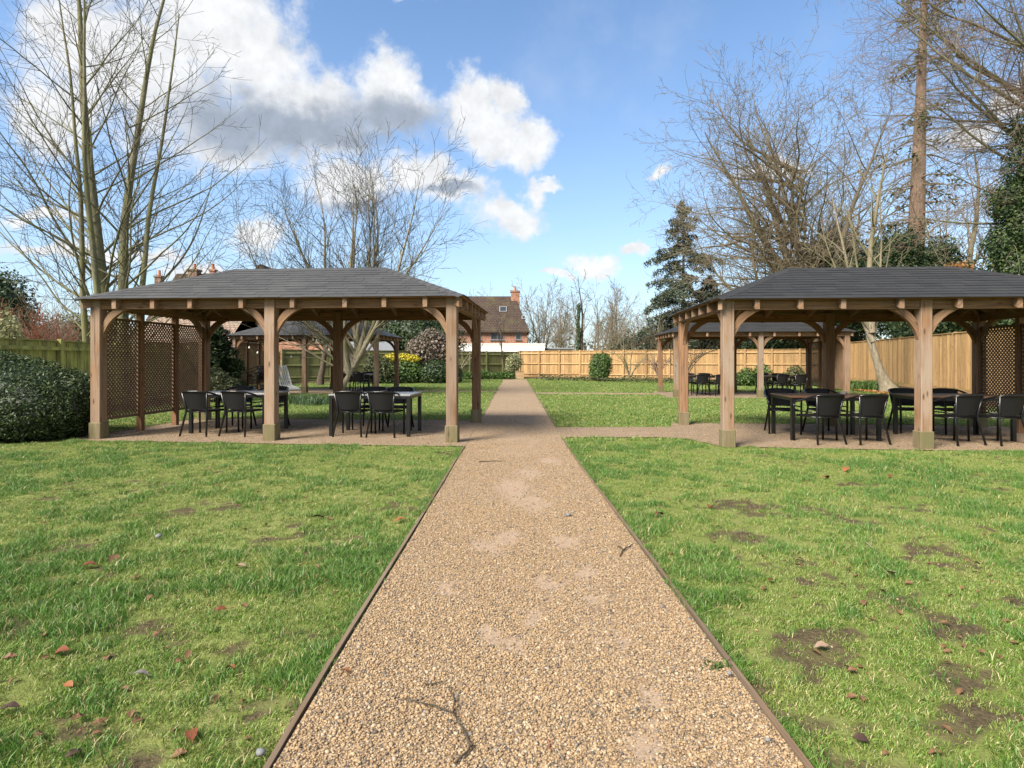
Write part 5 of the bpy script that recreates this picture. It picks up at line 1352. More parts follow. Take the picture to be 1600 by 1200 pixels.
conifer('conifer', 'tall blue-green conifer rising left of the right-hand trees beyond the golden fence', (X_at(1066, 46), 46, 0), 14.4, 5.8, 8, dens=1.5, size=.26)
conifer('conifer', 'shorter dark conifer at the right foot of the tall blue-green conifer', (X_at(1108, 49), 49, 0), 8.8, 4.2, 9, mat='leaf_dark', dens=1.6, size=.26)

T = Tree(44, [dict(wander=.04, up=.03, seg=.7, flare=1.2), dict(per=1.4, t0=.35, ratio=.35, fall=.5, ang=48, rr=.4, wander=.09, up=.07, seg=.45), dict(per=2.2, t0=.15, ratio=.45, fall=.4, ang=38, rr=.55, wander=.1, up=.05, seg=.35), dict(per=2.4, t0=.15, ratio=.5, fall=.4, ang=36, rr=.6, wander=.12, up=.03, seg=.3)], rmin=.011, tip=.12)
T.branch((0, 0, -.05), (.02, 0, 1), 9.2, .2, 0)
iv = tree_obj(T, 'ivy_clad_tree', 'bare tree with its straight trunk clad in ivy beyond the golden fence', 'tree', 'bark_dark', 'twig_brown', 'twig_brown', (X_at(904, 55), 55, 0))
g = np.random.default_rng(3); V, F = leaf_cloud([(.05 * math.sin(i * 2.1), 0, 1 + i * .75, .3 - .022 * i + .08 * (i % 3 == 1), .3, .55) for i in range(8)], 3000, .12, g, shell=.6); tag(link('ivy', mesh_np('ivy', V, [F], M['leaf_ivy']), iv), kind='stuff')

# ---- the wooded right-hand side
T = Tree(51, [dict(wander=.05, up=.02, seg=.8, flare=1.3),
              dict(per=1.35, t0=.14, ratio=.62, fall=.45, ang=54, angv=10, rr=.45, wander=.09, up=.012, seg=.6),
              dict(per=1.6, t0=.18, ratio=.42, fall=.4, ang=46, rr=.5, wander=.13, up=.02, seg=.4),
              dict(per=2.2, t0=.15, ratio=.42, fall=.4, ang=44, rr=.55, wander=.16, up=.02, seg=.3),
              dict(per=2.5, t0=.15, ratio=.5, fall=.3, ang=42, rr=.6, wander=.16, up=.01, seg=.25)], rmin=.0075, tip=.08)
T.branch((0, 0, -.05), (-.12, 0, 1), 17.5, .42, 0)
T.lv[0]['flare'] = 0
T.branch((.2, 0, 1.2), (-.36, -.1, 1), 16, .3, 0); T.branch((.1, 0, 2.2), (.3, .1, 1), 15, .26, 0)
T.branch((.1, 0, 1.6), (-.02, -.1, 1), 15, .28, 0)
g = np.random.default_rng(4)
for k in range(22):
    z = 3.5 + 9.5 * k / 21; a = R(180 + g.uniform(-55, 55)); T.branch((-.12 * z * .6, 0, z), (math.cos(a), math.sin(a), g.uniform(.15, .9)), g.uniform(6.5, 9.2), g.uniform(.1, .15), 1)
tree_obj(T, 'bare_tree', 'huge spreading bare tree, fan of branches against blue sky behind the dark-roofed gazebo', 'tree', 'bark_grey', 'bark_grey', 'twig_brown', (X_at(1276, 36), 36, 0), split=(1, 3))

# pale multi-stemmed tree in the bed by the tall fence
T = Tree(61, [dict(wander=.03, up=.05, seg=.35, flare=1.5, maxn=14), dict(per=1.0, t0=.3, ratio=.42, fall=.45, ang=36, rr=.5, wander=.09, up=.05, seg=.35),
              dict(per=2.0, t0=.2, ratio=.42, fall=.4, ang=38, rr=.55, wander=.12, up=.04, seg=.28), dict(per=3, t0=.15, ratio=.5, fall=.3, ang=40, rr=.6, wander=.14, up=.02, seg=.22)], rmin=.007, tip=.1)
P, D = T.branch((.0, 0, -.05), (-.5, .05, 1), 2.6, .27, 0, t_start=.99)
T.lv[0]['flare'] = 0
T.branch(P[3], (-.35, 0, 1), 3.4, .15, 0, t_start=.5)
for p, d, L, r in ((P[-1], (-.06, 0, 1), 7.5, .155), (P[-2], (-.42, .1, 1), 6.5, .11), (P[-3], (-.12, .2, 1), 6.2, .09), (P[-2], (.3, .2, 1), 5.5, .06), (P[-1], (-.75, -.1, 1), 5.2, .07), (P[-1], (.05, -.2, 1), 6.0, .07)): T.branch(p, d, L, r, 0)
tree_obj(T, 'bare_tree', 'pale-barked leaning tree with several stems in front of the tall golden fence', 'tree', 'bark_pale', 'bark_green', 'twig_brown', (X_at(1390, 23.5), 23.5, 0.05), split=(1, 2))

# tall reddish conifer trunk
r_ = empty('tall_conifer', (X_at(1424, 38), 38, 0)); tag(r_, 'very tall conifer with thick reddish-brown trunk and drooping sparse branches', 'tree')
t = np.linspace(0, 1, 26)[:, None]; P = np.array([0, 0, -.05]) + np.array([.9, 0, 27]) * t
link('trunk', tube_mesh('trunk', [(P, .68 * (1 - t[:, 0] * .8) + .2 * np.exp(-t[:, 0] * 18), 12)], M['bark_red']), r_)
g = np.random.default_rng(77); br = []; C = []; N = []; Sp = []
for i in range(95):
    z = g.uniform(6.5, 26); a = g.uniform(0, 6.28); L = g.uniform(1.2, 4.6) * (1 - .45 * (z - 6) / 20); s = np.linspace(0, 1, 9)
    Q = np.stack([.9 * z / 27 + np.cos(a) * L * s, np.sin(a) * L * s, z + L * (.05 * s - .35 * s ** 1.8 + .12 * s ** 5) + .05 * np.sin(s * 9 + i)], 1); br.append((Q, np.linspace(.07, .014, 9), 5))
    for k in range(int(L * 3)):
        u = g.uniform(.3, 1); p = np.array([np.interp(u, s, Q[:, j]) for j in range(3)]); dd = g.normal(0, .5, 3); dd[2] -= .35; q = np.linspace(0, 1, 4)[:, None]
        br.append((p + dd * q * g.uniform(.5, 1.1), np.linspace(.014, .006, 4), 3))
    if g.random() < .55 * min(1, (z - 4) / 9):
        m = 34; u = g.uniform(.45, 1.05, m); X = np.stack([np.interp(u, s, Q[:, j]) for j in range(3)], 1) + g.normal(0, .22, (m, 3)); C.append(X); N.append(g.normal(0, .6, (m, 3)) + [0, 0, .7]); Sp.append(g.normal(0, 1, (m, 3)))
link('branches', tube_mesh('branches', br, M['twig_brown']), r_)
V, F = quads(np.concatenate(C), np.concatenate(N), .36, .35, g, np.concatenate(Sp)); tag(link('foliage', mesh_np('foliage', V, [F], M['leaf_olive']), r_), kind='stuff')

# more tall bare trunks behind
rt = vase_tree(71, 18, 1, .012, .34, .1, .62); rt2 = vase_tree(72, 17, 2, .012, .3, .16, .6)
RG = 'tall bare trees behind the tall side fence'
for i, (px, Y, k, rz, lb) in enumerate(((1512, 40, 0, 0.0, 'tall bare tree with thick straight trunk right of the reddish conifer'), (1486, 50, 1, 1.0, 'twin-stemmed tall bare tree between reddish conifer and ivy wall'), (1345, 52, 0, 2.0, 'tall slim bare tree behind the pale leaning tree'), (1548, 47, 1, 4.0, 'tall bare tree half hidden by the ivy-clad mass at the edge'), (1290, 60, 0, 4.5, 'most distant tall bare tree behind the spreading one'))):
    if i < 2: o = tree_obj((rt, rt2)[k], 'bare_tree', lb, 'tree', 'bark_grey', 'bark_grey', 'twig_brown', (X_at(px, Y), Y, 0), RG, rz=rz); vobj[10 + k] = o
    else: o = copy_tree(vobj[10 + k]); o.location = (X_at(px, Y), Y, 0); o.rotation_euler = (0, 0, rz); tag(o, lb, 'tree', RG)

# near beech, mostly outside the frame, hanging its twigs over the top right corner
T = Tree(81, [dict(wander=.03, up=.02, seg=.8, flare=1.3),
              dict(n=0, wander=.05, up=.02, seg=.5),
              dict(per=1.8, t0=.2, ratio=.42, fall=.45, ang=46, rr=.42, wander=.12, up=-.01, seg=.38),
              dict(per=2.6, t0=.12, ratio=.42, fall=.35, ang=44, rr=.5, wander=.16, up=-.01, seg=.26),
              dict(per=4.0, t0=.12, ratio=.5, fall=.3, ang=44, rr=.6, wander=.2, up=-.01, seg=.16)], rmin=.0046, tip=.08)
T.branch((0, 0, -.05), (-.02, 0, 1), 14, .45, 0)
for z, a, el, L, r in ((6.6, 180, .42, 9.5, .12), (7.4, 172, .52, 9.8, .12), (8.2, 186, .40, 10, .13), (9.2, 178, .3, 9.5, .12), (9.8, 195, .45, 9, .11), (10.6, 168, .3, 9.5, .11), (11.4, 185, .2, 10, .12), (12, 200, .35, 8, .1), (12.6, 175, .15, 9, .1), (8.8, 205, .3, 8.5, .1), (6.2, 192, .2, 8.2, .1), (7.8, 158, .3, 8.6, .1), (10, 148, .3, 8, .09), (5.6, 184, .12, 7.5, .085)):
    T.branch((0, 0, z), (math.cos(R(a)), math.sin(R(a)), el), L * 1.22, r, 1)
tree_obj(T, 'bare_tree', 'bare beech whose fine pinkish twigs hang across the upper right corner', 'tree', 'bark_grey', 'bark_green', 'twig_pink', (24.2, 22.5, 0), split=(1, 3))

# evergreen masses behind and above the side fence
EV = 'evergreens behind the tall side fence'
def ever(label, px, Y, blobs, n, size, mat, seed, name='evergreen_tree', **k): return shrub(name, label, 'tree' if 'tree' in name else 'shrub', (X_at(px, Y), Y, 0), blobs, n, size, mat, seed, **{**dict(shell=.55, lump=.24, core=.55, group=EV, stems=4, lumpf=1.6), **k})
ever('dark spreading evergreen behind the ridge of the dark-roofed gazebo, left of pale stems', 1290, 39, [(0, 0, 5.5, 2.4, 2.2, 2.6), (-1.8, .3, 6.4, 1.9, 1.8, 1.9), (1.5, .2, 7.2, 2.4, 2, 2.2), (.3, 0, 3.2, 3.0, 2.2, 2.3), (-2.6, 0, 4.6, 1.8, 1.7, 1.8), (.6, 0, 9.0, 1.6, 1.5, 1.4), (3.2, .3, 7.4, 1.8, 1.6, 1.7), (-1.0, 0, 8.2, 1.3, 1.3, 1.1)], 30000, .19, 'leaf_olive', 91)
ever('dark green evergreen at the foot of the reddish conifer trunk', 1415, 34, [(0, 0, 5.0, 2.3, 2, 2.7), (-1.9, 0, 5.2, 1.8, 1.8, 2.4), (1.6, .2, 5.8, 1.7, 1.7, 2.2), (-.5, 0, 7.9, 1.5, 1.4, 1.4), (-3.2, .6, 5.6, 1.6, 1.6, 2.0), (3.0, .4, 5.4, 1.6, 1.5, 2.0), (2.0, 0, 7.6, 1.1, 1.1, 1.0)], 30000, .17, 'leaf_dark', 92)
ever('low dark evergreen above the tall fence, beside copper leaves', 1500, 27, [(0, 0, 3.2, 2.2, 1.6, 1.6), (2.0, .2, 3.6, 1.9, 1.6, 2.0), (-1.6, 0, 2.9, 1.6, 1.4, 1.3), (3.4, .4, 3.9, 1.8, 1.6, 2.1)], 17000, .15, 'leaf_dark', 93)
ever('tall ivy-clad evergreen mass at the right edge of the photo', 1592, 21.5, [(0, 0, 4.6, 1.1, 1.1, 1.6), (.3, 0, 6.6, 1.1, 1.1, 1.5), (-.5, 0, 7.3, .7, .7, .8), (.6, 0, 8.4, 1.0, 1.0, 1.3), (0, 0, 3.0, 1.4, 1.2, 1.6), (.9, .3, 9.8, .9, .9, 1.1), (-.6, 0, 5.6, .7, .7, .8)], 30000, .105, 'leaf_ivy', 94)
ever('clipped-looking dark evergreen behind the far fence corner, right of the golden-fence gazebo', 1225, 44, [(0, 0, 2.6, 2.6, 1.6, 2.2), (2.4, 0, 3.0, 2.2, 1.6, 2.6), (-2.4, 0, 2.3, 2.0, 1.5, 1.6), (4.4, 0, 3.4, 2.0, 1.6, 2.6)], 15000, .2, 'leaf_dark', 95)
shrub('beech_hedge', 'patch of copper dead leaves on the evergreens at the right edge', 'shrub', (X_at(1562, 24.5), 24.5, 0), [(0, 0, 4.9, .75, .5, .32), (1.0, .1, 4.75, .6, .5, .35), (-1.6, .1, 5.35, .8, .4, .22), (0.2, 0.1, 3.4, 1.6, .9, 1.5)], 1900, .14, 'leaf_copper', 96, core=0, shell=.8, stems=3)
ever('dark olive shrub beyond the golden fence, below the conifer', 985, 50, [(0, 0, 2.0, 2.0, 1.4, 1.9), (2.6, 0, 2.4, 2.2, 1.5, 2.2), (5.2, 0, 2.3, 2.4, 1.5, 2.1)], 9000, .2, 'leaf_olive', 97, name='shrub', group='shrubs beyond the golden fence')
# ---- left side beyond the fences
LG = 'trees and shrubs beyond the mossy fence'
shrub('evergreen_tree', 'dark evergreen tree at the far left edge above the mossy fence', 'tree', (X_at(2, 26), 26, 0), [(0, 0, 3.6, 1.3, 1.3, 1.9), (-.9, 0, 4.3, 1.2, 1.2, 1.5), (.4, .2, 2.4, 1.5, 1.3, 1.6)], 11000, .15, 'leaf_dark', 101, shell=.5, lump=.25, core=.6, group=LG, stems=3)
shrub('shrub', 'pale yellow-green leafy shrub at the left edge over the mossy fence', 'shrub', (X_at(8, 16.5), 16.5, 0), [(0, 0, 1.9, .5, .5, .9), (-.3, .2, 2.2, .5, .5, .7), (.25, .1, 1.5, .4, .4, .7)], 1500, .1, 'leaf_pale', 102, core=0, shell=.85, group=LG, stems=8)
shrub('shrub', 'dark rounded shrub over the mossy fence beside the left gazebo post', 'shrub', (X_at(118, 27), 27, 0), [(0, 0, 2.3, 1.5, 1.2, 1.2), (1.3, .3, 2.5, 1.3, 1.1, 1.2), (-1.0, .3, 1.7, 1.1, 1.1, 1.2)], 9000, .12, 'leaf_olive', 103, core=.6, group=LG, stems=4)
def stem_bush(seed, n, H, spread, rmin, per=3.0):
    T = Tree(seed, [dict(wander=.1, up=.03, seg=.3, maxn=10), dict(per=per, t0=.2, ratio=.5, fall=.4, ang=30, rr=.6, wander=.12, up=.04, seg=.25), dict(per=per, t0=.2, ratio=.5, fall=.4, ang=32, rr=.6, wander=.14, up=.02, seg=.2)], rmin=rmin, tip=.3)
    g = np.random.default_rng(seed)
    for i in range(n):
        a = g.uniform(0, 6.28); l = g.uniform(.05, .5) * spread; T.branch((g.normal(0, .25) * spread, g.normal(0, .25) * spread, -.03), (l * math.cos(a), l * math.sin(a), 1), H * g.uniform(.6, 1), rmin * 2.6, 0)
    return T
tree_obj(stem_bush(111, 34, 3.1, 1.6, .005, 3.4), 'bare_shrub', 'twiggy red-stemmed bare shrub above the mossy fence', 'shrub', 'twig_red', 'twig_red', 'twig_red', (X_at(58, 19), 19, 0), LG)
tree_obj(stem_bush(112, 34, 2.9, 1.7, .005, 3.4), 'bare_shrub', 'brown twiggy bare shrub above the mossy fence next to the gazebo post', 'shrub', 'twig_pink', 'twig_pink', 'twig_pink', (X_at(104, 20), 20, 0), LG)
tree_obj(stem_bush(113, 22, 4.2, 1.6, .005, 2.8), 'bare_shrub', 'tall thin grey twiggy shrub against sky, left of the many-stemmed tree', 'shrub', 'twig_brown', 'twig_brown', 'twig_brown', (X_at(76, 24), 24, 0), LG)
# shrubs in the beds
BGp = 'shrubs in the beds along the fences'
conifer('conifer', 'small upright green conifer beside the back post of the lattice gazebo', (X_at(340, 21), 21, 0), 2.6, .75, 13, mat='leaf_dark', z0=.1, dens=3.2, size=.14, droop=.1, pw=.55)
shrub('shrub', 'low leafy green bush just behind the lattice gazebo back corner', 'shrub', (X_at(334, 18.5), 18.5, 0), [(0, 0, .5, .55, .5, .58), (.45, .1, .38, .4, .4, .42)], 5200, .07, 'leaf_olive', 121, core=.6, group=BGp, stems=4)
shrub('shrub', 'bright yellow-topped variegated bush by the green fence', 'shrub', (X_at(624, 33), 33, 0), [(0, 0, .75, 1.0, .7, .8), (.75, .1, .7, .6, .6, .75), (-.6, .1, .6, .5, .5, .6)], 7500, .11, 'leaf_green', 122, core=.7, group=BGp, stems=4)
yb = bpy.data.objects[-1] if False else None
g = np.random.default_rng(9); V, F = leaf_cloud([(-.1, -.1, 1.42, .85, .5, .3), (.65, 0, 1.38, .55, .45, .28)], 2600, .11, g, shell=.7)
for o in list(COL.objects):
    if o.get('label') == 'bright yellow-topped variegated bush by the green fence': tag(link('yellow_foliage', mesh_np('yellow_foliage', V, [F], M['leaf_yellow']), o), kind='stuff')
shrub('shrub', 'large shrub flushed with pinkish-brown leaves against the green fence', 'shrub', (X_at(672, 34), 34, 0), [(0, 0, 1.9, 1.15, .9, 1.15), (.75, .1, 1.7, .9, .8, 1.0), (-.65, .1, 1.9, .75, .7, .85), (.2, 0, 2.6, .7, .7, .6)], 6500, .15, 'leaf_pink', 123, core=0, shell=.55, lump=.22, group=BGp, stems=7)
shrub('shrub', 'dark green bush below the pinkish shrub at the green fence', 'shrub', (X_at(682, 32.6), 32.6, 0), [(0, 0, .6, .9, .6, .75), (.8, .2, .5, .7, .6, .62)], 5200, .11, 'leaf_dark', 124, core=.6, group=BGp, stems=4)
shrub('shrub', 'dark ragged bush between the far gazebo end post and yellow-topped bush', 'shrub', (X_at(596, 32.5), 32.5, 0), [(0, 0, .7, .7, .5, .85), (-.5, .1, .9, .5, .5, .8)], 4200, .11, 'leaf_olive', 125, core=.55, group=BGp, stems=4)
shrub('evergreen_tree', 'large dark evergreen tree rising beyond the green fence behind the pinkish shrub', 'tree', (X_at(650, 46), 46, 0), [(0, 0, 3.2, 2.6, 1.8, 2.5), (2.0, .2, 2.7, 1.8, 1.6, 2.1), (-2.0, .2, 3.0, 2.0, 1.6, 2.1)], 13000, .2, 'leaf_dark', 126, shell=.5, lump=.22, core=.6, group=LG, stems=4)
shrub('laurel_bush', 'dense dark round laurel bush in front of the golden fence', 'shrub', (X_at(938, 36.5), 36.5, 0), [(0, 0, .95, .72, .6, .85), (.15, 0, 1.25, .55, .5, .5), (-.1, -.1, .5, .65, .55, .55)], 6500, .13, 'leaf_green', 127, aspect=.4, core=.72, shell=.4, group=BGp, stems=4)
shrub('shrub', 'pale variegated bush by the fence corner at the end of the path', 'shrub', (X_at(803, 41.5), 41.5, 0), [(0, 0, 1.2, .65, .5, .6), (-.2, 0, .8, .5, .4, .5)], 2600, .11, 'leaf_pale', 128, core=.4, shell=.6, group=BGp, stems=5)
def arching(seed, loc, label, n=9, H=2.0, mat='bark_green'):
    g = np.random.default_rng(seed); pl = []
    for i in range(n):
        a = g.uniform(0, 6.28); L = H * g.uniform(.6, 1.1); s = np.linspace(0, 1, 10); out = g.uniform(.3, 1.1) * L
        P = np.stack([math.cos(a) * out * s ** 1.4, math.sin(a) * out * .5 * s ** 1.4, L * (1.5 * s - .65 * s ** 2.4)], 1) + g.normal(0, .015, (10, 3)); pl.append((P, np.linspace(.035, .01, 10), 5))
        for k in range(6):
            u = g.uniform(.3, .95); p = np.array([np.interp(u, s, P[:, j]) for j in range(3)]); d = g.normal(0, .35, 3); d[2] = abs(d[2]) + .15; q = np.linspace(0, 1, 4)[:, None]; pl.append((p + d * q * g.uniform(.6, 1.4), np.linspace(.012, .007, 4), 3))
    r = empty('bare_shrub', loc); tag(r, label, 'shrub', BGp); link('stems', tube_mesh('stems', pl, M[mat]), r); return r
arching(131, (X_at(984, 36), 36, 0), 'arching bare shrub with curved greenish stems by the golden fence', 9, 2.0)
arching(132, (X_at(1030, 35.5), 35.5, 0), 'bare twiggy shrub near the far gazebo outer post at the golden fence', 9, 1.5, 'twig_pink')
arching(133, (X_at(1068, 29.5), 29.5, 0), 'dark arching bare shrub seen through the golden-fence gazebo', 7, 2.3, 'bark_dark')
arching(134, (X_at(716, 37), 37, 0), 'pale curved bare sapling seen between the right posts of the hedge-side gazebo', 4, 2.2, 'bark_pale')
tree_obj(small_tree(141, 4.6, .07, 1.1, False, .008, 1.1), 'bare_tree', 'dark slim bare sapling in front of the green fence left of the path end', 'tree', 'bark_dark', 'bark_dark', 'bark_dark', (X_at(788, 40), 40, 0), rz=2.0)
tree_obj(small_tree(142, 5.0, .06, 1.0, False, .008, 1.0), 'bare_tree', 'thin bare sapling standing before the white outbuilding', 'tree', 'bark_dark', 'bark_dark', 'bark_dark', (X_at(747, 44.5), 44.5, 0))
shrub('shrub', 'green leafy shrub behind the tables of the golden-fence gazebo', 'shrub', (X_at(1170, 29.5), 29.5, 0), [(0, 0, .4, .7, .5, .5), (.7, 0, .5, .5, .5, .6), (-.7, 0, .3, .5, .4, .4)], 3000, .12, 'leaf_green', 129, core=.5, group=BGp, stems=4)
shrub('shrub', 'low olive shrub at the foot of the golden fence by the far lattice', 'shrub', (X_at(1243, 29), 29, 0), [(0, 0, .5, .5, .4, .55), (-.5, 0, .3, .4, .4, .4)], 2000, .1, 'leaf_olive', 130, core=.5, group=BGp, stems=4)

# strap-leaved clumps (daffodils, iris): ground cover nobody counts
def straps(name, spots, seed, H, w, mat='leaf_strap'):
    g = np.random.default_rng(seed); V = []; F = []
    for (x, y, rx, ry, n) in spots:
        for i in range(n):
            px, py = x + g.normal(0, rx), y + g.normal(0, ry); a = g.uniform(0, 6.28); h_ = H * g.uniform(.5, 1.15); ln = h_ * g.uniform(.1, .7); t = g.uniform(0, 3.14); sx, sy = math.cos(t) * w / 2, math.sin(t) * w / 2; b = len(V)
            for s, k in ((0, 1), (.5, .95), (.85, .7), (1, .15)):
                cx, cy, cz = px + math.cos(a) * ln * s ** 2, py + math.sin(a) * ln * s ** 2, h_ * (s - .25 * s ** 3); V += [(cx - sx * k, cy - sy * k, cz), (cx + sx * k, cy + sy * k, cz)]
            F += [(b + 2 * j, b + 2 * j + 1, b + 2 * j + 3, b + 2 * j + 2) for j in range(3)]
    tag(link(name, mesh_np(name, V, [np.array(F)], M[mat])), kind='stuff')
straps('daffodil_leaves', [(X_at(468, 17.6), 17.6, .22, .2, 200), (X_at(488, 17.2), 17.2, .25, .2, 260), (X_at(508, 17.4), 17.4, .2, .2, 200)], 5, .36, .016)
straps('strap_leaves', [(X_at(1322, 25.5), 25.5, .35, .3, 420), (X_at(1345, 25), 25, .4, .3, 420), (X_at(1365, 25.5), 25.5, .35, .3, 350), (X_at(1300, 26), 26, .3, .3, 200)], 6, .55, .03, 'leaf_green')
def ground_cover(name, p0, p1, n, size, mat, seed, w=.6, h_=.35):
    g = np.random.default_rng(seed); t = g.random(n)[:, None]; C = np.array([*p0, 0.05]) * (1 - t) + np.array([*p1, 0.05]) * t + g.normal(0, 1, (n, 3)) * [.1, w * .5, 0]
    C[:, 2] += g.random(n) * h_ * (.3 + fbm(C[:, 0] * .9, C[:, 1] * .9 + 4, 3)) ; V, F = quads(C, g.normal(0, .5, (n, 3)) + [0, 0, .9], size, .6, g); tag(link(name, mesh_np(name, V, [F], M[mat])), kind='stuff')
ground_cover('ground_cover', G(725, 593), G(800, 592), 4200, .13, 'leaf_green', 7, 1.2, .6)
ground_cover('ground_cover', G(840, 594), G(1240, 604), 2600, .12, 'leaf_olive', 8, .7, .35)
ground_cover('leaf_litter', G(1310, 608), G(1520, 632), 2600, .07, 'leaf_copper', 9, .9, .05)
ground_cover('ground_cover', G(560, 600), G(700, 598), 2600, .12, 'leaf_dark', 10, .7, .3)

# ================================================================== SMALL THINGS ON THE GROUND
def leaf_mesh(seed, L=.07, curl=.5):
    r = random.Random(seed); V = []; n = 6
    for i in range(n + 1):
        s = i / n; w = L * .32 * math.sin(math.pi * min(1, s * .93 + .05)) ** .8 * (1 + r.uniform(-.12, .12)); z = L * curl * (.25 * math.sin(s * 3) + .1 * r.random())
        for k in (-1, 0, 1): V.append((k * w, (s - .5) * L, z + abs(k) * w * curl * r.uniform(.4, 1.1) + .003))
    F = [(i * 3 + k, i * 3 + k + 1, i * 3 + k + 4, i * 3 + k + 3) for i in range(n) for k in (0, 1)]
    N = len(V); V += [(x, y, z - .0012) for x, y, z in V]; F += [tuple(q + N for q in f[::-1]) for f in F]
    V += [(-.001, -L * .5, .004), (.001, -L * .5, .004), (.002, -L * .82, .006), (.0, -L * .82, .006)]; F.append((2 * N, 2 * N + 1, 2 * N + 2, 2 * N + 3))
    return V, F
def dead(px, py, mat, size, label, seed, z=.02):
    x, y = G(px, py); V, F = leaf_mesh(seed, size); me = bpy.data.meshes.new('fallen_leaf'); me.from_pydata(V, [], F); me.materials.append(M[mat])
    for p in me.polygons: p.use_smooth = True
    on = along(PATH_L, y) < x < along(PATH_R, y)
    zz = .012 if on else float(lawn_z(np.array([x]), np.array([y]))[0]) + z
    o = link('fallen_leaf', me, None, (x, y, zz), (random.uniform(-.35, .35), random.uniform(-.35, .35), random.uniform(0, 6.28))); tag(o, label, 'leaf', 'dead leaves fallen on the lawns and path')
for i, a in enumerate([
  (625, 812, 'dl_orange', .13, 'orange crumpled leaf on the grass close to the left path edging'), (497, 808, 'dl_dark', .13, 'dark crumpled leaf on the left lawn, left of the orange one'),
  (140, 882, 'dl_red', .1, 'red-brown flat leaf in the middle of the left lawn'), (178, 872, 'dl_brown', .12, 'tan leaf touching a red-brown one on the left lawn'),
  (345, 949, 'dl_red', .075, 'red leaf upright in the grass of the left lawn centre'), (97, 1016, 'dl_red', .09, 'dark red curled leaf at left, above the bright red one'),
  (219, 1053, 'dl_grey', .08, 'grey torn leaf in a gap of the left lawn'), (299, 1146, 'dl_red', .085, 'large red-brown leaf near the bottom of the left lawn'),
  (108, 1068, 'dl_orange', .06, 'bright red-orange leaf between two dark leaves at left'), (15, 1105, 'dl_dark', .085, 'blackish leaf at the left photo edge'),
  (360, 1040, 'dl_orange', .065, 'narrow orange leaf standing in a grass tuft'), (375, 884, 'dl_pale', .09, 'pale pinkish leaf on the left lawn'), (115, 1176, 'dl_dark', .06, 'dark leaf on pebbly ground at the bottom left corner'),
  (293, 1018, 'dl_brown', .06, 'small brown leaf above a grass tuft on the left lawn'), (539, 1055, 'dl_orange', .06, 'orange-brown leaf lying on the gravel near the left edging'),
  (1284, 1007, 'dl_pale', .085, 'tan leaf on bare soil of the right lawn'), (1392, 897, 'dl_pale', .1, 'pink-tan leaf amid the right lawn'), (1202, 907, 'dl_red', .085, 'dark red leaf by the bare patch on the right lawn'),
  (1290, 747, 'dl_orange', .16, 'orange leaf on the right lawn near the gazebo front'), (1322, 735, 'dl_orange', .16, 'orange leaf farthest back on the right lawn before the mid post'), (1109, 792, 'dl_red', .12, 'red leaf beside the path on the right lawn'),
  (1030, 803, 'dl_red', .12, 'red leaf next to a dry pale leaf by the right edging'), (1390, 745, 'dl_red', .12, 'small red leaf right of the two orange ones'), (1345, 1150, 'dl_dark', .07, 'dark leaf at the bottom of the right lawn')]):
    dead(a[0], a[1], a[2], a[3] * .78, a[4], 200 + i)
def litter():
    V = []; F = []; g = random.Random(5)
    for i in range(950):
        y = 2 + 10 * g.random() ** 1.3; x = g.uniform(-1, 1) * (.95 * y + .5)
        if along(PATH_L, y) - .1 < x < along(PATH_R, y) + .1 or y > 9.6 or x < -7.2: continue
        v, f = leaf_mesh(i, g.uniform(.014, .05)); e = Euler((g.uniform(-.4, .4), g.uniform(-.4, .4), g.uniform(0, 6.28))).to_matrix(); b = len(V); z = float(lawn_z(np.array([x]), np.array([y]))[0]) + g.uniform(.002, .018)
        V += [tuple(e @ Vector(q) + Vector((x, y, z))) for q in v]; F += [tuple(k + b for k in q) for q in f]
    me = bpy.data.meshes.new('leaf_litter'); me.from_pydata(V, [], F); me.materials.append(M['dl_brown']); tag(link('leaf_litter', me), kind='stuff')
litter()
def stick(name, label, runs, r, mat='twig_dark', cat='twig'):
    e = empty(name, (0, 0, 0)); tag(e, label, cat); pl = []
    for k, run in enumerate(runs):
        P = np.array([[*G(px, py), z] for px, py, z in run]); s = np.linspace(0, 1, len(P)); q = np.linspace(0, 1, len(P) * 4); Q = np.stack([np.interp(q, s, P[:, i]) for i in range(3)], 1)
        Q[1:-1] += np.random.default_rng(k).normal(0, .0025, Q[1:-1].shape); pl.append((Q, np.linspace(r, r * .45, len(Q)), 6))
    link('stem', tube_mesh('stem', pl[:1], M[mat]), e)
    for p in pl[1:]: link('side_shoot', tube_mesh('side_shoot', [p], M[mat]), e)
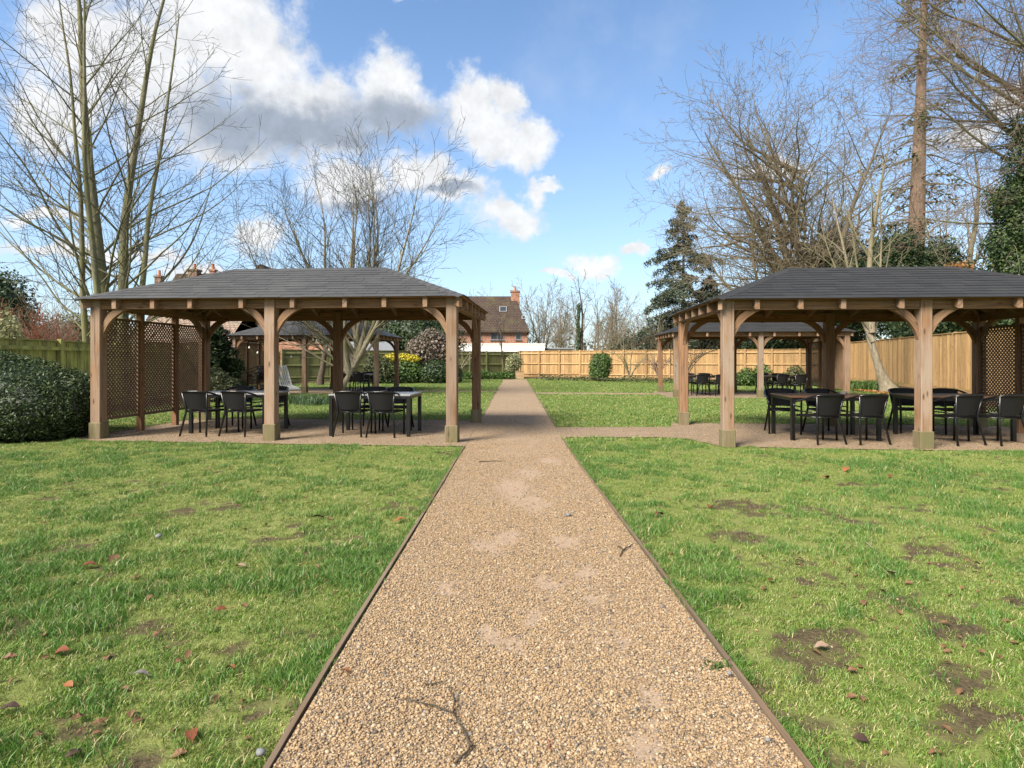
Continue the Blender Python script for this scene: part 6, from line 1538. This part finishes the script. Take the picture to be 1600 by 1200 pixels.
stick('twig', 'long dark forked twig lying on the gravel path at the bottom', [[(710, 1199, .013), (738, 1174, .02), (721, 1146, .022), (708, 1122, .02), (662, 1109, .024), (640, 1101, .02), (622, 1099, .014)], [(708, 1122, .02), (711, 1105, .028), (706, 1090, .03), (699, 1079, .022)], [(738, 1174, .02), (730, 1160, .016), (724, 1148, .014)]], .0042)
stick('twig', 'short dark twig piece just above the forked twig', [[(664, 1075, .014), (678, 1074, .017), (691, 1069, .014)]], .0035)
stick('twig', 'thin dark twig on the gravel by the right edging', [[(966, 856, .012), (975, 862, .016), (990, 852, .014)], [(975, 862, .016), (968, 872, .012)]], .006)
stick('twig', 'thin twig across the gravel before the path junction', [[(748, 723, .012), (766, 722, .016), (790, 722, .014)]], .007)
stick('straw', 'pale straw stalk lying in the right lawn', [[(1354, 848, .0), (1366, 858, .005)]], .008, 'bark_pale', 'straw')
stick('twig', 'reddish stick stub standing in the gravel near the forked twig', [[(856, 1160, .008), (862, 1178, .012)]], .004, 'twig_red')
def stone(px, py, s, label, seed, z=.0):
    x, y = G(px, py); me = pebble_mesh(seed); me.materials.clear(); me.materials.append(M['stone']); o = link('stone', me, None, (x, y, z + s * .4)); o.scale = (s, s, s); tag(o, label, 'stone')
stone(407, 1178, .02, 'large blue-grey stone in the grass at the bottom beside the left edging', 40)
stone(888, 808, .03, 'grey stone lying alone on the gravel path', 41, .01)
stone(1200, 1162, .012, 'small grey pebble by the right edging at the bottom', 42, .01)
stone(248, 836, .035, 'pale stone half sunk in the left lawn', 43, -.02)
stone(1140, 1062, .014, 'small stone resting on top of the right edging', 44, .022)
# little green weed on the gravel
straps('weed', [(G(1122, 1042)[0], G(1122, 1042)[1], .025, .02, 40)], 15, .03, .012, 'leaf_green')

# far-off woods closing the horizon on both sides: reads as one mass
def far_wood():
    g = np.random.default_rng(66); bl = []
    for a in list(range(-100, -24, 3)) + list(range(26, 101, 3)) + list(range(-22, 25, 4)):
        D_ = g.uniform(120, 150); bl.append((D_ * math.sin(R(a)), D_ * math.cos(R(a)), 2.2, 6, 4, g.uniform(3, 5.5)))
    V, F = leaf_cloud(bl, 16000, .9, g, shell=.6, lump=.25); tag(link('woods', mesh_np('woods', V, [F], M['leaf_olive'])), kind='stuff')
far_wood()
